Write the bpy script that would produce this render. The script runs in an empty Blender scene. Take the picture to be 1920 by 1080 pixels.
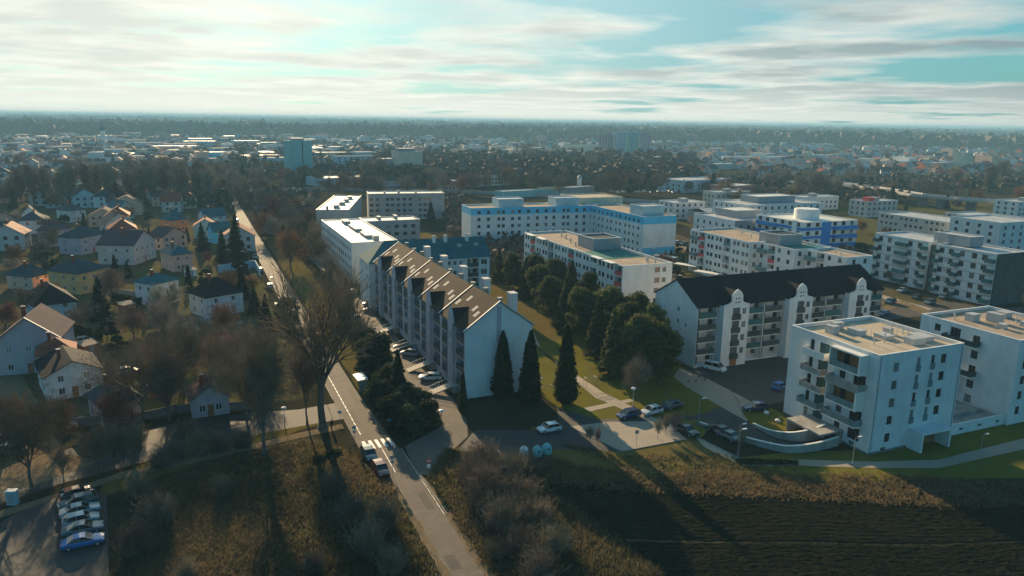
import bpy, math, random
import numpy as np
from mathutils import Vector, Matrix
R = math.radians
# ------------------------------------------------------------------ camera, light, sky
# World frame: +Y runs away along the straight street, +X crosses it to the right, z = 0 is street level, metres.
SC = bpy.context.scene
COL = SC.collection
FPX, PITCH, ROLL, YAW, CAMH = 1400.0, math.atan(314/1400), 0.0155, R(-23.4), 50.0
cam = bpy.data.cameras.new('camera'); cob = bpy.data.objects.new('camera', cam); COL.objects.link(cob)
cam.sensor_width = 36; cam.lens = FPX/1920*36; cam.clip_start = 1; cam.clip_end = 80000
cob.matrix_world = (Matrix.Translation((0, 0, CAMH)) @ Matrix.Rotation(YAW, 4, 'Z') @ Matrix.Rotation(R(90)-PITCH, 4, 'X')
                    @ Matrix.Rotation(ROLL, 4, 'Z'))
SC.camera = cob
SUN_AZ, SUN_EL = R(87.6), R(15.5)
SUNDIR = Vector((math.cos(SUN_AZ)*math.cos(SUN_EL), math.sin(SUN_AZ)*math.cos(SUN_EL), math.sin(SUN_EL)))
sl = bpy.data.lights.new('sun', 'SUN'); sl.energy = 5.0; sl.angle = R(0.5); sl.color = (1.0, .73, .42)
so = bpy.data.objects.new('sun', sl); COL.objects.link(so); so.rotation_euler = SUNDIR.to_track_quat('Z', 'Y').to_euler()
SC.view_settings.view_transform = 'Standard'; SC.view_settings.look = 'None'
SC.view_settings.exposure = 0.94; SC.view_settings.gamma = 1
SC.cycles.max_bounces = 6; SC.cycles.diffuse_bounces = 3; SC.cycles.glossy_bounces = 3
SC.cycles.volume_bounces = 1; SC.cycles.transparent_max_bounces = 12
SC.cycles.use_adaptive_sampling = True; SC.cycles.adaptive_threshold = .02
SC.cycles.sample_clamp_indirect = 6

W = bpy.data.worlds.new("World"); SC.world = W; W.use_nodes = True
nt = W.node_tree; nt.nodes.clear()
class NT:
    def __init__(s, t): s.t = t
    def n(s, typ, **kw):
        nd = s.t.nodes.new(typ)
        for k, v in kw.items():
            if k.startswith('i_'):
                key = k[2:]; key = int(key) if key.isdigit() else key.replace('_', ' ')
                nd.inputs[key].default_value = v
            else: setattr(nd, k, v)
        return nd
    def l(s, a, b): s.t.links.new(a, b)
    def math(s, op, a, b=None, clamp=False):
        nd = s.t.nodes.new('ShaderNodeMath'); nd.operation = op; nd.use_clamp = clamp
        for i, q in enumerate((a, b)):
            if q is None: continue
            if isinstance(q, (int, float)): nd.inputs[i].default_value = q
            else: s.l(q, nd.inputs[i])
        return nd.outputs[0]
    def ramp(s, f, pts):
        nd = s.t.nodes.new('ShaderNodeValToRGB'); e = nd.color_ramp.elements
        while len(e) < len(pts): e.new(.5)
        for k, (p, c) in enumerate(pts):
            e[k].position = p; e[k].color = c if len(c) == 4 else (*c, 1)
        s.l(f, nd.inputs[0]); return nd.outputs[0]
    def mix(s, f, a, b, mode='MIX'):
        nd = s.t.nodes.new('ShaderNodeMix'); nd.data_type = 'RGBA'; nd.blend_type = mode
        for sock, q in ((0, f), (6, a), (7, b)):
            if isinstance(q, (int, float)): nd.inputs[sock].default_value = q
            elif isinstance(q, tuple): nd.inputs[sock].default_value = (*q, 1) if len(q) == 3 else q
            else: s.l(q, nd.inputs[sock])
        return nd.outputs[2]
w = NT(nt)
tc = w.n('ShaderNodeTexCoord'); sep = w.n('ShaderNodeSeparateXYZ'); w.l(tc.outputs['Generated'], sep.inputs[0])
sky = w.n('ShaderNodeTexSky', sky_type='NISHITA', sun_disc=False, sun_elevation=SUN_EL, sun_rotation=R(90)-SUN_AZ,
          air_density=1.5, dust_density=.8, ozone_density=3.0)
zc = w.math('MAXIMUM', sep.outputs[2], 0.0)
skyc = w.mix(1.0, sky.outputs[0], (.022, .062, .084), 'MULTIPLY')     # teal grade of the whole film
# cloud layer: direction projected on a flat deck
den = w.math('ADD', zc, .045)
cx = w.math('DIVIDE', sep.outputs[0], den); cy = w.math('DIVIDE', sep.outputs[1], den)
cmb = w.n('ShaderNodeCombineXYZ'); w.l(cx, cmb.inputs[0]); w.l(cy, cmb.inputs[1])
rotm = w.n('ShaderNodeMapping'); rotm.inputs['Rotation'].default_value = (0, 0, R(20)); w.l(cmb.outputs[0], rotm.inputs[0])
n1 = w.n('ShaderNodeTexNoise', i_Scale=.46, i_Detail=7.0, i_Roughness=.52, i_Distortion=.15); w.l(rotm.outputs[0], n1.inputs[0])
n2 = w.n('ShaderNodeTexNoise', i_Scale=.8, i_Detail=7.0, i_Roughness=.52); w.l(rotm.outputs[0], n2.inputs[0])
mp2 = w.n('ShaderNodeMapping'); mp2.inputs['Location'].default_value = (7.3, 3.1, 0); w.l(rotm.outputs[0], mp2.inputs[0]); w.l(mp2.outputs[0], n2.inputs[0])
# closeness to the sun: clouds there are thinner and brighter
dt = w.n('ShaderNodeVectorMath', operation='DOT_PRODUCT'); w.l(tc.outputs['Generated'], dt.inputs[0]); dt.inputs[1].default_value = SUNDIR
sunf = w.math('POWER', w.math('MAXIMUM', dt.outputs['Value'], 0.0), 6.0)
hz = w.math('POWER', w.math('SUBTRACT', 1.0, zc), 14.0)               # low sky closes up with cloud
cov = w.math('ADD', n1.outputs[0], w.math('ADD', w.math('MULTIPLY', hz, .21), w.math('MULTIPLY', sunf, .04)))
cm = w.ramp(cov, [(.51, (0, 0, 0)), (.63, (1, 1, 1))])
cmv = cm
near = w.ramp(dt.outputs['Value'], [(.15, (0, 0, 0)), (.8, (1, 1, 1))])
bright = w.mix(sunf, w.mix(near, (.031, .088, .122), (.42, .45, .42)), (.55, .55, .48))
dark = w.mix(sunf, w.mix(near, (.022, .065, .092), (.10, .165, .185)), (.21, .28, .28))
und = w.ramp(w.math('ADD', w.math('MULTIPLY', cov, .6), w.math('MULTIPLY', n2.outputs[0], .5)), [(.57, (0, 0, 0)), (.69, (.75, .75, .75))])
undf = w.math('MULTIPLY', w.math('MULTIPLY', und, w.ramp(dt.outputs['Value'], [(.84, (1, 1, 1)), (.98, (.5, .5, .5))])), w.math('SUBTRACT', 1.0, w.math('MULTIPLY', w.math('POWER', w.math('SUBTRACT', 1.0, zc), 30.0), .8)))
cc = w.mix(w.math('MULTIPLY', w.math('POWER', w.math('SUBTRACT', 1.0, zc), 45.0), w.math('MULTIPLY', near, .8)), w.mix(undf, bright, dark), (.60, .59, .51))
skyf = w.mix(w.math('MULTIPLY', near, .85), skyc, w.mix(sunf, (.10, .225, .27), (.38, .46, .44)))
fin = w.mix(cmv, skyf, cc)
bg = w.n('ShaderNodeBackground', i_Strength=1.0); w.l(fin, bg.inputs[0])
# the sky texture's own strength is folded in above: 0.075..0.135 per channel
wo = w.n('ShaderNodeOutputWorld'); w.l(bg.outputs[0], wo.inputs[0])

# ------------------------------------------------------------------ helpers
def at(px, py, z=0.0):
    """a pixel of the 1920x1080 survey photo -> the point (X, Y) of the world at height z"""
    dx = (px-960)/FPX; dy = -(py-540)/FPX
    c, s = math.cos(ROLL), math.sin(ROLL); dx, dy = c*dx-s*dy, s*dx+c*dy
    a, b, d = dx, math.cos(PITCH)+dy*math.sin(PITCH), -math.sin(PITCH)+dy*math.cos(PITCH)
    t = (z-CAMH)/d; a *= t; b *= t
    c, s = math.cos(YAW), math.sin(YAW)
    return (c*a-s*b, s*a+c*b)
def tag(o, label=None, cat=None, group=None, kind=None):
    if label: o['label'] = label
    if cat: o['category'] = cat
    if group: o['group'] = group
    if kind: o['kind'] = kind
    return o
def thing(name, label, cat, loc=(0, 0, 0), rz=0.0, group=None):
    o = bpy.data.objects.new(name, None); COL.objects.link(o); o.empty_display_size = .5
    o.location = loc; o.rotation_euler = (0, 0, rz)
    return tag(o, label, cat, group)
def dup(src, loc, rz=0.0, s=1.0, label=None, group=None, cat=None):
    r = src.copy(); COL.objects.link(r); r.location = loc; r.rotation_euler = (0, 0, rz)
    r.scale = s if isinstance(s, tuple) else (s, s, s)
    tag(r, label, cat, group)
    for ch in src.children:
        c = ch.copy(); COL.objects.link(c); c.parent = r
        for g in ch.children:
            d = g.copy(); COL.objects.link(d); d.parent = c
    return r
class MB:
    def __init__(s): s.v = []; s.f = []; s.m = []
    def face(s, pts, mi=0):
        b = len(s.v); s.v += [tuple(p) for p in pts]; s.f.append(tuple(range(b, b+len(pts)))); s.m.append(mi)
    def box(s, x0, y0, z0, x1, y1, z1, mi=0, top=None):
        b = len(s.v)
        s.v += [(x0,y0,z0),(x1,y0,z0),(x1,y1,z0),(x0,y1,z0),(x0,y0,z1),(x1,y0,z1),(x1,y1,z1),(x0,y1,z1)]
        for q in ((3,2,1,0),(4,5,6,7),(0,1,5,4),(1,2,6,5),(2,3,7,6),(3,0,4,7)): s.f.append(tuple(b+i for i in q)); s.m.append(mi)
        if top is not None: s.m[-5] = top
    def tube(s, p, q, r0, r1, n=6, mi=0, cap=False):
        p = Vector(p); q = Vector(q); d = (q-p)
        if d.length < 1e-6: return
        d.normalize(); a = d.orthogonal().normalized(); c = d.cross(a); b = len(s.v)
        for (o, r) in ((p, r0), (q, r1)):
            for k in range(n):
                t = 2*math.pi*k/n; s.v.append(tuple(o+a*(math.cos(t)*r)+c*(math.sin(t)*r)))
        for k in range(n):
            k2 = (k+1) % n; s.f.append((b+k, b+k2, b+n+k2, b+n+k)); s.m.append(mi)
        if cap: s.f.append(tuple(b+n+k for k in range(n))); s.m.append(mi); s.f.append(tuple(b+n-1-k for k in range(n))); s.m.append(mi)
    def lathe(s, prof, n=12, mi=0, o=(0, 0, 0)):
        b = len(s.v)
        for (r, z) in prof:
            for k in range(n): t = 2*math.pi*k/n; s.v.append((o[0]+r*math.cos(t), o[1]+r*math.sin(t), o[2]+z))
        for j in range(len(prof)-1):
            for k in range(n):
                k2 = (k+1) % n; s.f.append((b+j*n+k, b+j*n+k2, b+(j+1)*n+k2, b+(j+1)*n+k)); s.m.append(mi)
    def mesh(s, name, mats, smooth=False):
        me = bpy.data.meshes.new(name); me.from_pydata(s.v, [], s.f)
        for m in mats: me.materials.append(m)
        if len(mats) > 1: me.polygons.foreach_set('material_index', s.m)
        if smooth: me.polygons.foreach_set('use_smooth', [True]*len(s.f))
        me.update(); return me
    def obj(s, name, mats, parent=None, smooth=False, loc=(0, 0, 0), rz=0.0):
        if not isinstance(mats, (list, tuple)): mats = [mats]
        return put(name, s.mesh(name, mats, smooth), parent, loc, rz)
def put(name, me, parent=None, loc=(0, 0, 0), rz=0.0, sc=None):
    o = bpy.data.objects.new(name, me); COL.objects.link(o); o.parent = parent
    o.location = loc; o.rotation_euler = (0, 0, rz)
    if sc: o.scale = sc
    return o
def npmesh(name, V, F, mats, MI=None, smooth=False):
    me = bpy.data.meshes.new(name); V = np.asarray(V, np.float32); F = np.asarray(F, np.int32); n = F.shape[1]
    me.vertices.add(len(V)); me.vertices.foreach_set('co', V.ravel())
    me.loops.add(F.size); me.loops.foreach_set('vertex_index', F.ravel())
    me.polygons.add(len(F)); me.polygons.foreach_set('loop_start', np.arange(0, F.size, n, dtype=np.int32))
    me.polygons.foreach_set('loop_total', np.full(len(F), n, np.int32))
    for m in mats: me.materials.append(m)
    if MI is not None: me.polygons.foreach_set('material_index', np.asarray(MI, np.int32))
    if smooth: me.polygons.foreach_set('use_smooth', np.ones(len(F), bool))
    me.update(calc_edges=True); me.validate(); return me

# ------------------------------------------------------------------ materials
M = {}
def mat(name, rgb, rough=.85, var=.12, scale=.6, spec=.5, metal=0.0, bump=0.0, bscale=None, objvar=0.0, hue=None, coat=0.0, fine=0.0, streak=0.0, blinds=0.0):
    """plain procedural surface: base colour mottled by noise in world position; hue = second colour it drifts to"""
    m = bpy.data.materials.new(name); m.use_nodes = True; t = NT(m.node_tree)
    p = m.node_tree.nodes['Principled BSDF']
    p.inputs['Roughness'].default_value = rough; p.inputs['Metallic'].default_value = metal
    p.inputs['Specular IOR Level'].default_value = spec; p.inputs['Coat Weight'].default_value = coat
    g = t.n('ShaderNodeNewGeometry')
    nz = t.n('ShaderNodeTexNoise', i_Scale=scale, i_Detail=5.0, i_Roughness=.6); t.l(g.outputs['Position'], nz.inputs[0])
    c2 = hue if hue else tuple(x*(1-var) for x in rgb); c1 = rgb if hue else tuple(min(1, x*(1+var)) for x in rgb)
    fac = t.ramp(nz.outputs[0], [(.36, (0, 0, 0)), (.64, (1, 1, 1))])
    col = t.mix(fac, c2, c1)
    if fine:
        nf = t.n('ShaderNodeTexNoise', i_Scale=scale*14, i_Detail=3.0); t.l(g.outputs['Position'], nf.inputs[0])
        col = t.mix(1.0, col, t.ramp(nf.outputs[0], [(.3, (1-fine,)*3), (.7, (1+0*fine,)*3)]), 'MULTIPLY')
    if streak:
        mp = t.n('ShaderNodeMapping'); mp.inputs['Scale'].default_value = (.8, .8, .16); t.l(g.outputs['Position'], mp.inputs[0])
        ns = t.n('ShaderNodeTexNoise', i_Scale=1.2, i_Detail=5.0, i_Roughness=.65); t.l(mp.outputs[0], ns.inputs[0])
        col = t.mix(1.0, col, t.ramp(ns.outputs[0], [(.35, (1-streak, 1-streak*.95, 1-streak*1.05)), (.60, (1, 1, 1))]), 'MULTIPLY')
    if objvar:
        oi = t.n('ShaderNodeObjectInfo'); hv = t.n('ShaderNodeHueSaturation'); t.l(col, hv.inputs['Color'])
        t.l(t.math('ADD', t.math('MULTIPLY', oi.outputs['Random'], 2*objvar), 1-objvar), hv.inputs['Value'])
        r2 = t.math('FRACT', t.math('MULTIPLY', oi.outputs['Random'], 37.7))
        t.l(t.math('ADD', t.math('MULTIPLY', r2, .05), .475), hv.inputs['Hue'])
        col = hv.outputs[0]
    if blinds:                                     # some rooms have a drawn blind or curtain behind the pane
        oi = t.n('ShaderNodeObjectInfo'); bl = t.ramp(t.math('FRACT', t.math('MULTIPLY', oi.outputs['Random'], 91.3)), [(1-blinds, (0, 0, 0)), (1-blinds+.01, (1, 1, 1))])
        col = t.mix(bl, col, t.ramp(oi.outputs['Random'], [(0, (.10, .10, .09)), (.5, (.22, .20, .17)), (1, (.30, .31, .30))]))
    t.l(col, p.inputs['Base Color'])
    if bump:
        nb = t.n('ShaderNodeTexNoise', i_Scale=bscale or scale*6, i_Detail=4.0); t.l(g.outputs['Position'], nb.inputs[0])
        bp = t.n('ShaderNodeBump', i_Strength=1.0, i_Distance=bump); t.l(nb.outputs[0], bp.inputs['Height']); t.l(bp.outputs[0], p.inputs['Normal'])
    M[name] = m; return m
mat('white_render', (.76, .77, .75), .9, .06, .25, fine=.06, streak=.11)
mat('warm_render', (.56, .54, .51), .9, .06, .25, fine=.06, streak=.11)
mat('grey_render', (.34, .35, .36), .9, .08, .3, streak=.11)
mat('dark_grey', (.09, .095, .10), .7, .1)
mat('lilac_render', (.46, .43, .47), .9, .08, .3, streak=.11)
mat('yellow_render', (.74, .44, .19), .9, .08, .3, streak=.11)
mat('peach_render', (.74, .46, .34), .9, .08, .3, streak=.11)
mat('orange_render', (.74, .27, .11), .9, .1, .3, streak=.11)
mat('cream_render', (.66, .60, .46), .9, .08, .3, streak=.11)
mat('pale_blue_render', (.38, .55, .62), .9, .06, .3, streak=.11)
mat('turquoise_paint', (.08, .50, .74), .8, .06, .3)
mat('deep_blue', (.02, .22, .58), .7, .08, .3)
mat('sea_green', (.20, .50, .50), .85, .06, .3)
mat('red_paint', (.60, .08, .07), .7, .15, .5)
mat('salmon', (.62, .27, .20), .85, .1, .4)
mat('white_paint', (.80, .80, .77), .5, .05)
mat('cream_trim', (.78, .76, .70), .6, .05)  # warm off-white trim, one even colour
mat('glass', (.018, .026, .032), .07, .3, .4, spec=.6, blinds=.22)
mat('green_glass', (.03, .10, .10), .15, .25, .4, spec=.6)
mat('frosted_glass', (.16, .24, .25), .25, .2, .8, spec=.5)
mat('skylight_pane', (.34, .32, .29), .8, .1)
mat('dark_panel', (.035, .06, .06), .5, .25, 1.2, objvar=.3)
mat('green_panel', (.03, .13, .12), .55, .2, 1.2, objvar=.35)
mat('wood', (.30, .13, .045), .7, .25, 1.5)
mat('roof_brown', (.062, .043, .031), .9, .14, .5, bump=.03, bscale=5, fine=.25, spec=.08)
mat('roof_dark', (.022, .026, .030), .9, .15, .5, bump=.03, bscale=5, fine=.25, spec=.08)
mat('roof_teal', (.03, .13, .15), .85, .15, .5, bump=.03, bscale=5, spec=.08)
mat('roof_slate', (.055, .085, .10), .85, .18, .6, bump=.03, bscale=5, fine=.2, spec=.08)
mat('roof_mauve', (.13, .085, .095), .9, .15, .6, bump=.03, bscale=5, fine=.2, spec=.08)
mat('roof_red', (.30, .085, .05), .75, .2, .8, bump=.03, bscale=5, fine=.2, spec=.08)
mat('roof_gravel', (.55, .46, .34), .95, .12, .5, bump=.03, bscale=8, fine=.2, spec=.08)
mat('roof_tan', (.42, .33, .25), .95, .16, .3, bump=.02, bscale=8, fine=.15, spec=.08)
mat('roof_white', (.72, .69, .60), .5, .1, .15)
mat('roof_green', (.05, .20, .17), .8, .15, .4, spec=.08)
mat('roof_metal', (.42, .43, .43), .6, .14, .3, spec=.4)
mat('concrete', (.40, .38, .35), .85, .15, .35, fine=.12, streak=.35)
mat('concrete_dark', (.20, .20, .20), .9, .15, .5)
mat('kerb_stone', (.24, .22, .19), .9, .2, .8)
mat('steel', (.38, .39, .40), .45, .1, metal=.3)
mat('rust_pole', (.20, .13, .10), .7, .2)
mat('rubber', (.015, .015, .016), .8, .1)
mat('lamp_white', (.8, .8, .76), .3, .02)
mat('car_glass', (.012, .017, .02), .04, .1, spec=.8)
mat('bark', (.13, .115, .09), .95, .3, 2.0, bump=.02, bscale=9, objvar=.2)
mat('twig', (.29, .225, .155), .95, .3, .5, objvar=.3)
mat('twig_grey', (.32, .28, .22), .95, .3, .5, objvar=.3)
mat('twig_rust', (.34, .19, .10), .95, .3, .5, objvar=.2)
mat('needle', (.028, .056, .030), .9, .45, .9, objvar=.3)
mat('needle_olive', (.125, .135, .045), .9, .45, .9, objvar=.38, hue=(.05, .065, .028))
mat('thuja_leaf', (.032, .048, .018), .9, .4, 1.2, objvar=.15)
mat('hedge', (.035, .055, .022), .9, .5, 1.5, objvar=.3)
mat('skin', (.45, .28, .20), .7, .05)
mat('cloth_dark', (.02, .022, .03), .9, .1)
for nm, c in dict(white=(.72,.73,.72), silver=(.38,.40,.41), grey=(.14,.16,.17), black=(.012,.014,.016), maroon=(.13,.02,.03), red=(.32,.03,.03),
                  blue=(.02,.14,.42), navy=(.015,.04,.12), teal=(.02,.09,.12), sky=(.10,.38,.50), pink=(.5,.14,.16)).items():
    mat('paint_'+nm, c, .28, .02, .5, spec=.5, coat=.8)
def ground_mat(name, cols, s1, s2, rough=.95, bump=.05, bs=3.0, spec=.0, wave=None):
    """ground cover: three colours blended by a broad and a fine noise"""
    m = bpy.data.materials.new(name); m.use_nodes = True; t = NT(m.node_tree); p = m.node_tree.nodes['Principled BSDF']
    p.inputs['Roughness'].default_value = rough; p.inputs['Specular IOR Level'].default_value = spec
    g = t.n('ShaderNodeNewGeometry')
    a = t.n('ShaderNodeTexNoise', i_Scale=s1, i_Detail=6.0, i_Roughness=.62, i_Distortion=.4); b = t.n('ShaderNodeTexNoise', i_Scale=s2, i_Detail=5.0, i_Roughness=.7)
    for q in (a, b): t.l(g.outputs['Position'], q.inputs[0])
    c = t.mix(t.ramp(a.outputs[0], [(.40, (0, 0, 0)), (.62, (1, 1, 1))]), cols[0], cols[1])
    c = t.mix(t.ramp(b.outputs[0], [(.46, (0, 0, 0)), (.66, (1, 1, 1))]), c, cols[2])
    if wave:
        mp = t.n('ShaderNodeMapping'); mp.inputs['Rotation'].default_value = (0, 0, wave[1]); t.l(g.outputs['Position'], mp.inputs[0])
        wv = t.n('ShaderNodeTexWave', i_Scale=wave[0], i_Distortion=3.0, i_Detail=3.0); t.l(mp.outputs[0], wv.inputs[0])
        c = t.mix(t.math('MULTIPLY', wv.outputs[1], wave[2]), c, cols[3])
    t.l(c, p.inputs['Base Color'])
    nb = t.n('ShaderNodeTexNoise', i_Scale=bs, i_Detail=6.0, i_Roughness=.7); t.l(g.outputs['Position'], nb.inputs[0])
    bp = t.n('ShaderNodeBump', i_Strength=1.0, i_Distance=bump); t.l(nb.outputs[0], bp.inputs['Height']); t.l(bp.outputs[0], p.inputs['Normal'])
    M[name] = m; return m
ground_mat('earth', [(.040, .040, .022), (.060, .050, .030), (.030, .030, .020)], .012, .15, bump=.2, bs=.6)
ground_mat('lawn', [(.17, .155, .024), (.12, .12, .024), (.15, .12, .045)], .08, .8, bump=.06)
ground_mat('lawn_dry', [(.15, .11, .035), (.10, .095, .025), (.17, .125, .06)], .1, .9, bump=.06)
ground_mat('meadow', [(.085, .068, .040), (.055, .058, .026), (.12, .09, .055)], .06, .6, bump=.25, bs=1.6)
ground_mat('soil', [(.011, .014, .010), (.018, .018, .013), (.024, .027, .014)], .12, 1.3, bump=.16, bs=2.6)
ground_mat('garden', [(.085, .07, .045), (.10, .10, .03), (.14, .105, .065)], .05, .5, bump=.1)
ground_mat('asphalt', [(.15, .125, .10), (.12, .102, .084), (.175, .148, .118)], .10, .9, rough=.88, bump=.012, bs=9, spec=.2)
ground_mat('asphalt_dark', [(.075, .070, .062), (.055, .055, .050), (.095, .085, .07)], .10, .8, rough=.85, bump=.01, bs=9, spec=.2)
ground_mat('asphalt_darker', [(.060, .060, .056), (.045, .048, .046), (.08, .072, .06)], .10, .8, rough=.8, bump=.01, bs=9, spec=.25)
ground_mat('paving', [(.34, .28, .21), (.29, .24, .18), (.38, .32, .25)], .15, 2.0, rough=.75, bump=.01, bs=6, spec=.3)
ground_mat('sand_track', [(.22, .165, .10), (.17, .13, .08), (.26, .20, .125)], .15, 1.2, bump=.05, bs=3)
ground_mat('blades', [(.17, .14, .07), (.09, .095, .042), (.24, .18, .095)], .12, 1.5, bump=.0)
ground_mat('blades_rust', [(.22, .165, .09), (.12, .105, .055), (.27, .19, .11)], .12, 1.5, bump=.0)
ground_mat('verge_dull', [(.10, .095, .028), (.075, .075, .025), (.12, .095, .05)], .03, .3, bump=.1)
ground_mat('scrub', [(.12, .10, .065), (.075, .085, .035), (.17, .13, .075)], .2, 1.5, bump=.0)
ground_mat('far_field', [(.03, .04, .03), (.022, .03, .022), (.05, .055, .035)], .0012, .004, bump=.0)

def translucent(names, k):
    """thin blades and needles let part of the light through"""
    for nm in names:
        t = NT(M[nm].node_tree); p = M[nm].node_tree.nodes['Principled BSDF']; o_ = [x for x in M[nm].node_tree.nodes if x.type == 'OUTPUT_MATERIAL'][0]
        tr = t.n('ShaderNodeBsdfTranslucent'); t.l(p.inputs['Base Color'].links[0].from_socket, tr.inputs[0]); mx = t.n('ShaderNodeMixShader'); mx.inputs[0].default_value = k
        t.l(p.outputs[0], mx.inputs[1]); t.l(tr.outputs[0], mx.inputs[2]); t.l(mx.outputs[0], o_.inputs[0]); p.inputs['Specular IOR Level'].default_value = .1
translucent(['blades', 'blades_rust', 'scrub'], .5); translucent(['needle', 'needle_olive', 'thuja_leaf', 'hedge'], .3); translucent(['twig', 'twig_grey', 'twig_rust'], .3)
# ------------------------------------------------------------------ ground, roads, paving (structure)
rnd = random.Random(7)
def sheet(name, pts, z, m, kind='structure', label=None):
    mb = MB(); mb.face([(x, y, z) for x, y in pts]); o = mb.obj(name, M[m]); o['kind'] = kind
    if label: o['label'] = label
    return o
def rough(pts, amp=.4, step=3.0, seed=1):
    rr = random.Random(seed); out = []
    for i, a in enumerate(pts):
        b = pts[(i+1) % len(pts)]; n = max(1, int(math.dist(a, b)/step))
        for k in range(n):
            t = k/n; j = amp if k else amp*.3
            out.append((a[0]+(b[0]-a[0])*t+rr.uniform(-j, j), a[1]+(b[1]-a[1])*t+rr.uniform(-j, j)))
    return out
def px(*q): return [at(*p) for p in q]
# one ground sheet out to the horizon
mb = MB(); rings = [60, 150, 400, 1000, 2500, 6000, 14000, 30000]; n = 48
mb.v.append((0, 0, 0))
for r in rings:
    for k in range(n): mb.v.append((r*math.cos(2*math.pi*k/n), r*math.sin(2*math.pi*k/n), 0))
for k in range(n): mb.f.append((0, 1+k, 1+(k+1) % n)); mb.m.append(0)
for j in range(len(rings)-1):
    for k in range(n):
        a = 1+j*n; b = 1+(j+1)*n; k2 = (k+1) % n
        mb.f.append((a+k, b+k, b+k2, a+k2)); mb.m.append(0 if j < 4 else 1)
g = mb.obj('ground', [M['earth'], M['far_field']]); g['kind'] = 'structure'
# grass areas
sheet('lawn', rough([(57.6, 92), (74, 92), (93, 108), (93, 121), (87, 150), (57.6, 150)], .2), .012, 'lawn')
sheet('lawn', rough([(86, 86), (93.5, 86), (93.8, 99), (88, 99.5), (85, 93)], .1, 1.5), .035, 'lawn')
sheet('verge', rough([(73, 75.5), (73, 92), (58.5, 92.5), (50, 106), (46, 100), (46, 88), (60, 82)], .4), .010, 'lawn_dry')
sheet('verge', rough([(73, 75.5), (100, 66), (135, 54), (150, 62), (150, 80), (94, 79), (84, 82), (73, 84)], .3), .014, 'lawn')
sheet('meadow', rough([(-35, 60), (22.5, 60), (22.5, 96), (19.5, 108), (15, 115.5), (2, 114), (-9, 110), (-11, 86), (-20, 80)], .5), .012, 'meadow')
sheet('verge', rough([(28, 60), (60, 60), (47, 90), (44, 100), (34, 104), (28.4, 96)], .4), .013, 'meadow')
sheet('lawn', rough([(-14, 105), (0, 113), (17, 119.5), (19.5, 127), (3, 126), (-14, 110)], .4), .016, 'lawn_dry')
sheet('verge', rough([(26.8, 128), (34.5, 120), (35.3, 330), (27.3, 330)], .3), .014, 'lawn_dry')
sheet('lawn', rough([(-20, 132), (18, 133), (19, 500), (-160, 500), (-160, 190), (-60, 150)], 1), .010, 'garden')
sheet('lawn', rough([(60, 150), (98, 130), (98, 330), (62, 330)], 1), .008, 'lawn_dry')
sheet('lawn', rough([(115, 138), (205, 138), (205, 330), (115, 330)], 1), .008, 'garden')
sheet('yard', [(117, 150), (150, 148), (150, 236), (117, 240)], .03, 'asphalt_dark')
sheet('path', [(132, 136), (136, 136), (136, 150), (132, 150)], .034, 'paving')
sheet('path', [(186, 140), (190, 140), (196, 230), (192, 230)], .034, 'paving')
sheet('road', [(178, 150), (184, 150), (190, 300), (184, 300)], .03, 'asphalt')
sheet('field', rough([(225, 235), (480, 180), (560, 330), (300, 420), (225, 330)], 2), .008, 'verge_dull')
sheet('field', rough([(-700, 60), (-120, 150), (-170, 520), (-900, 1500)], 3), .006, 'garden')
# carriageways
RY = [(60, 23.5, 27.7), (92, 23.6, 27.6), (100, 22.4, 27.4), (108, 21.3, 27.0), (130, 21.2, 26.0), (200, 20.9, 25.8), (330, 20.9, 25.8), (620, 20.9, 26.0), (700, 20.9, 26)]
mb = MB()
for a, b in zip(RY[:-1], RY[1:]): mb.face([(a[1], a[0], .03), (a[2], a[0], .03), (b[2], b[0], .03), (b[1], b[0], .03)])
o = mb.obj('street', M['asphalt']); o['kind'] = 'structure'
sheet('road_shoulder', rough([(27.3, 60), (28.5, 60), (28.3, 84), (27.9, 95.5), (27.3, 95)], .18, 1.2, 4), .031, 'sand_track')
sheet('road_shoulder', rough([(22.8, 60), (23.8, 60), (23.8, 90), (22.6, 97), (22.0, 97), (22.9, 88)], .18, 1.2, 5), .031, 'sand_track')
for i, (x, y, a, b_) in enumerate([(24.2, 72, 1.3, 3.0), (25.6, 86, 1.1, 5), (24.0, 101, 1.6, 1.6), (22.3, 118, 1.2, 6), (24.6, 126, .9, 9), (22.5, 142, 1.5, 3), (24.0, 163, 1.4, 8), (22.0, 190, 1.2, 12), (24.4, 225, 1.2, 9)]):
    sheet('road_patch', rough([(x, y), (x+a, y), (x+a, y+b_), (x, y+b_)], .05, 1, i), .034, 'asphalt_dark')
sheet('side_road', px((-160, 985), (0, 945), (120, 905), (250, 872), (400, 830), (560, 800)) + [(21.25, 120.5), (21.2, 128.3)] + px((560, 768), (420, 778), (300, 798), (180, 828), (100, 850), (0, 890), (-160, 930)), .026, 'asphalt_darker')  # deep shade on this road, not wetness, put into the darker asphalt colour
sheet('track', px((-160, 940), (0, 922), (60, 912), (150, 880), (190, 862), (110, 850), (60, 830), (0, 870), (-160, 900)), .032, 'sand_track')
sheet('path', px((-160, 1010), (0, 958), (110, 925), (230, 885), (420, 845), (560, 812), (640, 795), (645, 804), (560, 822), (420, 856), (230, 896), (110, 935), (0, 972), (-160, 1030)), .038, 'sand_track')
sheet('car_park', [at(20, 968), at(112, 931), at(200, 925), at(205, 1100), at(-160, 1140), at(-60, 1020)], .041, 'asphalt_darker')
mb = MB(); lane = [(100.5, 27.5, 33), (106, 28, 38.5), (112, 36.5, 40.5), (120, 37.2, 41.6), (133, 36.5, 42.0), (162, 37, 42.2), (190, 38, 42.2), (225, 38.4, 42.2), (300, 38.6, 42.2)]
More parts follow.
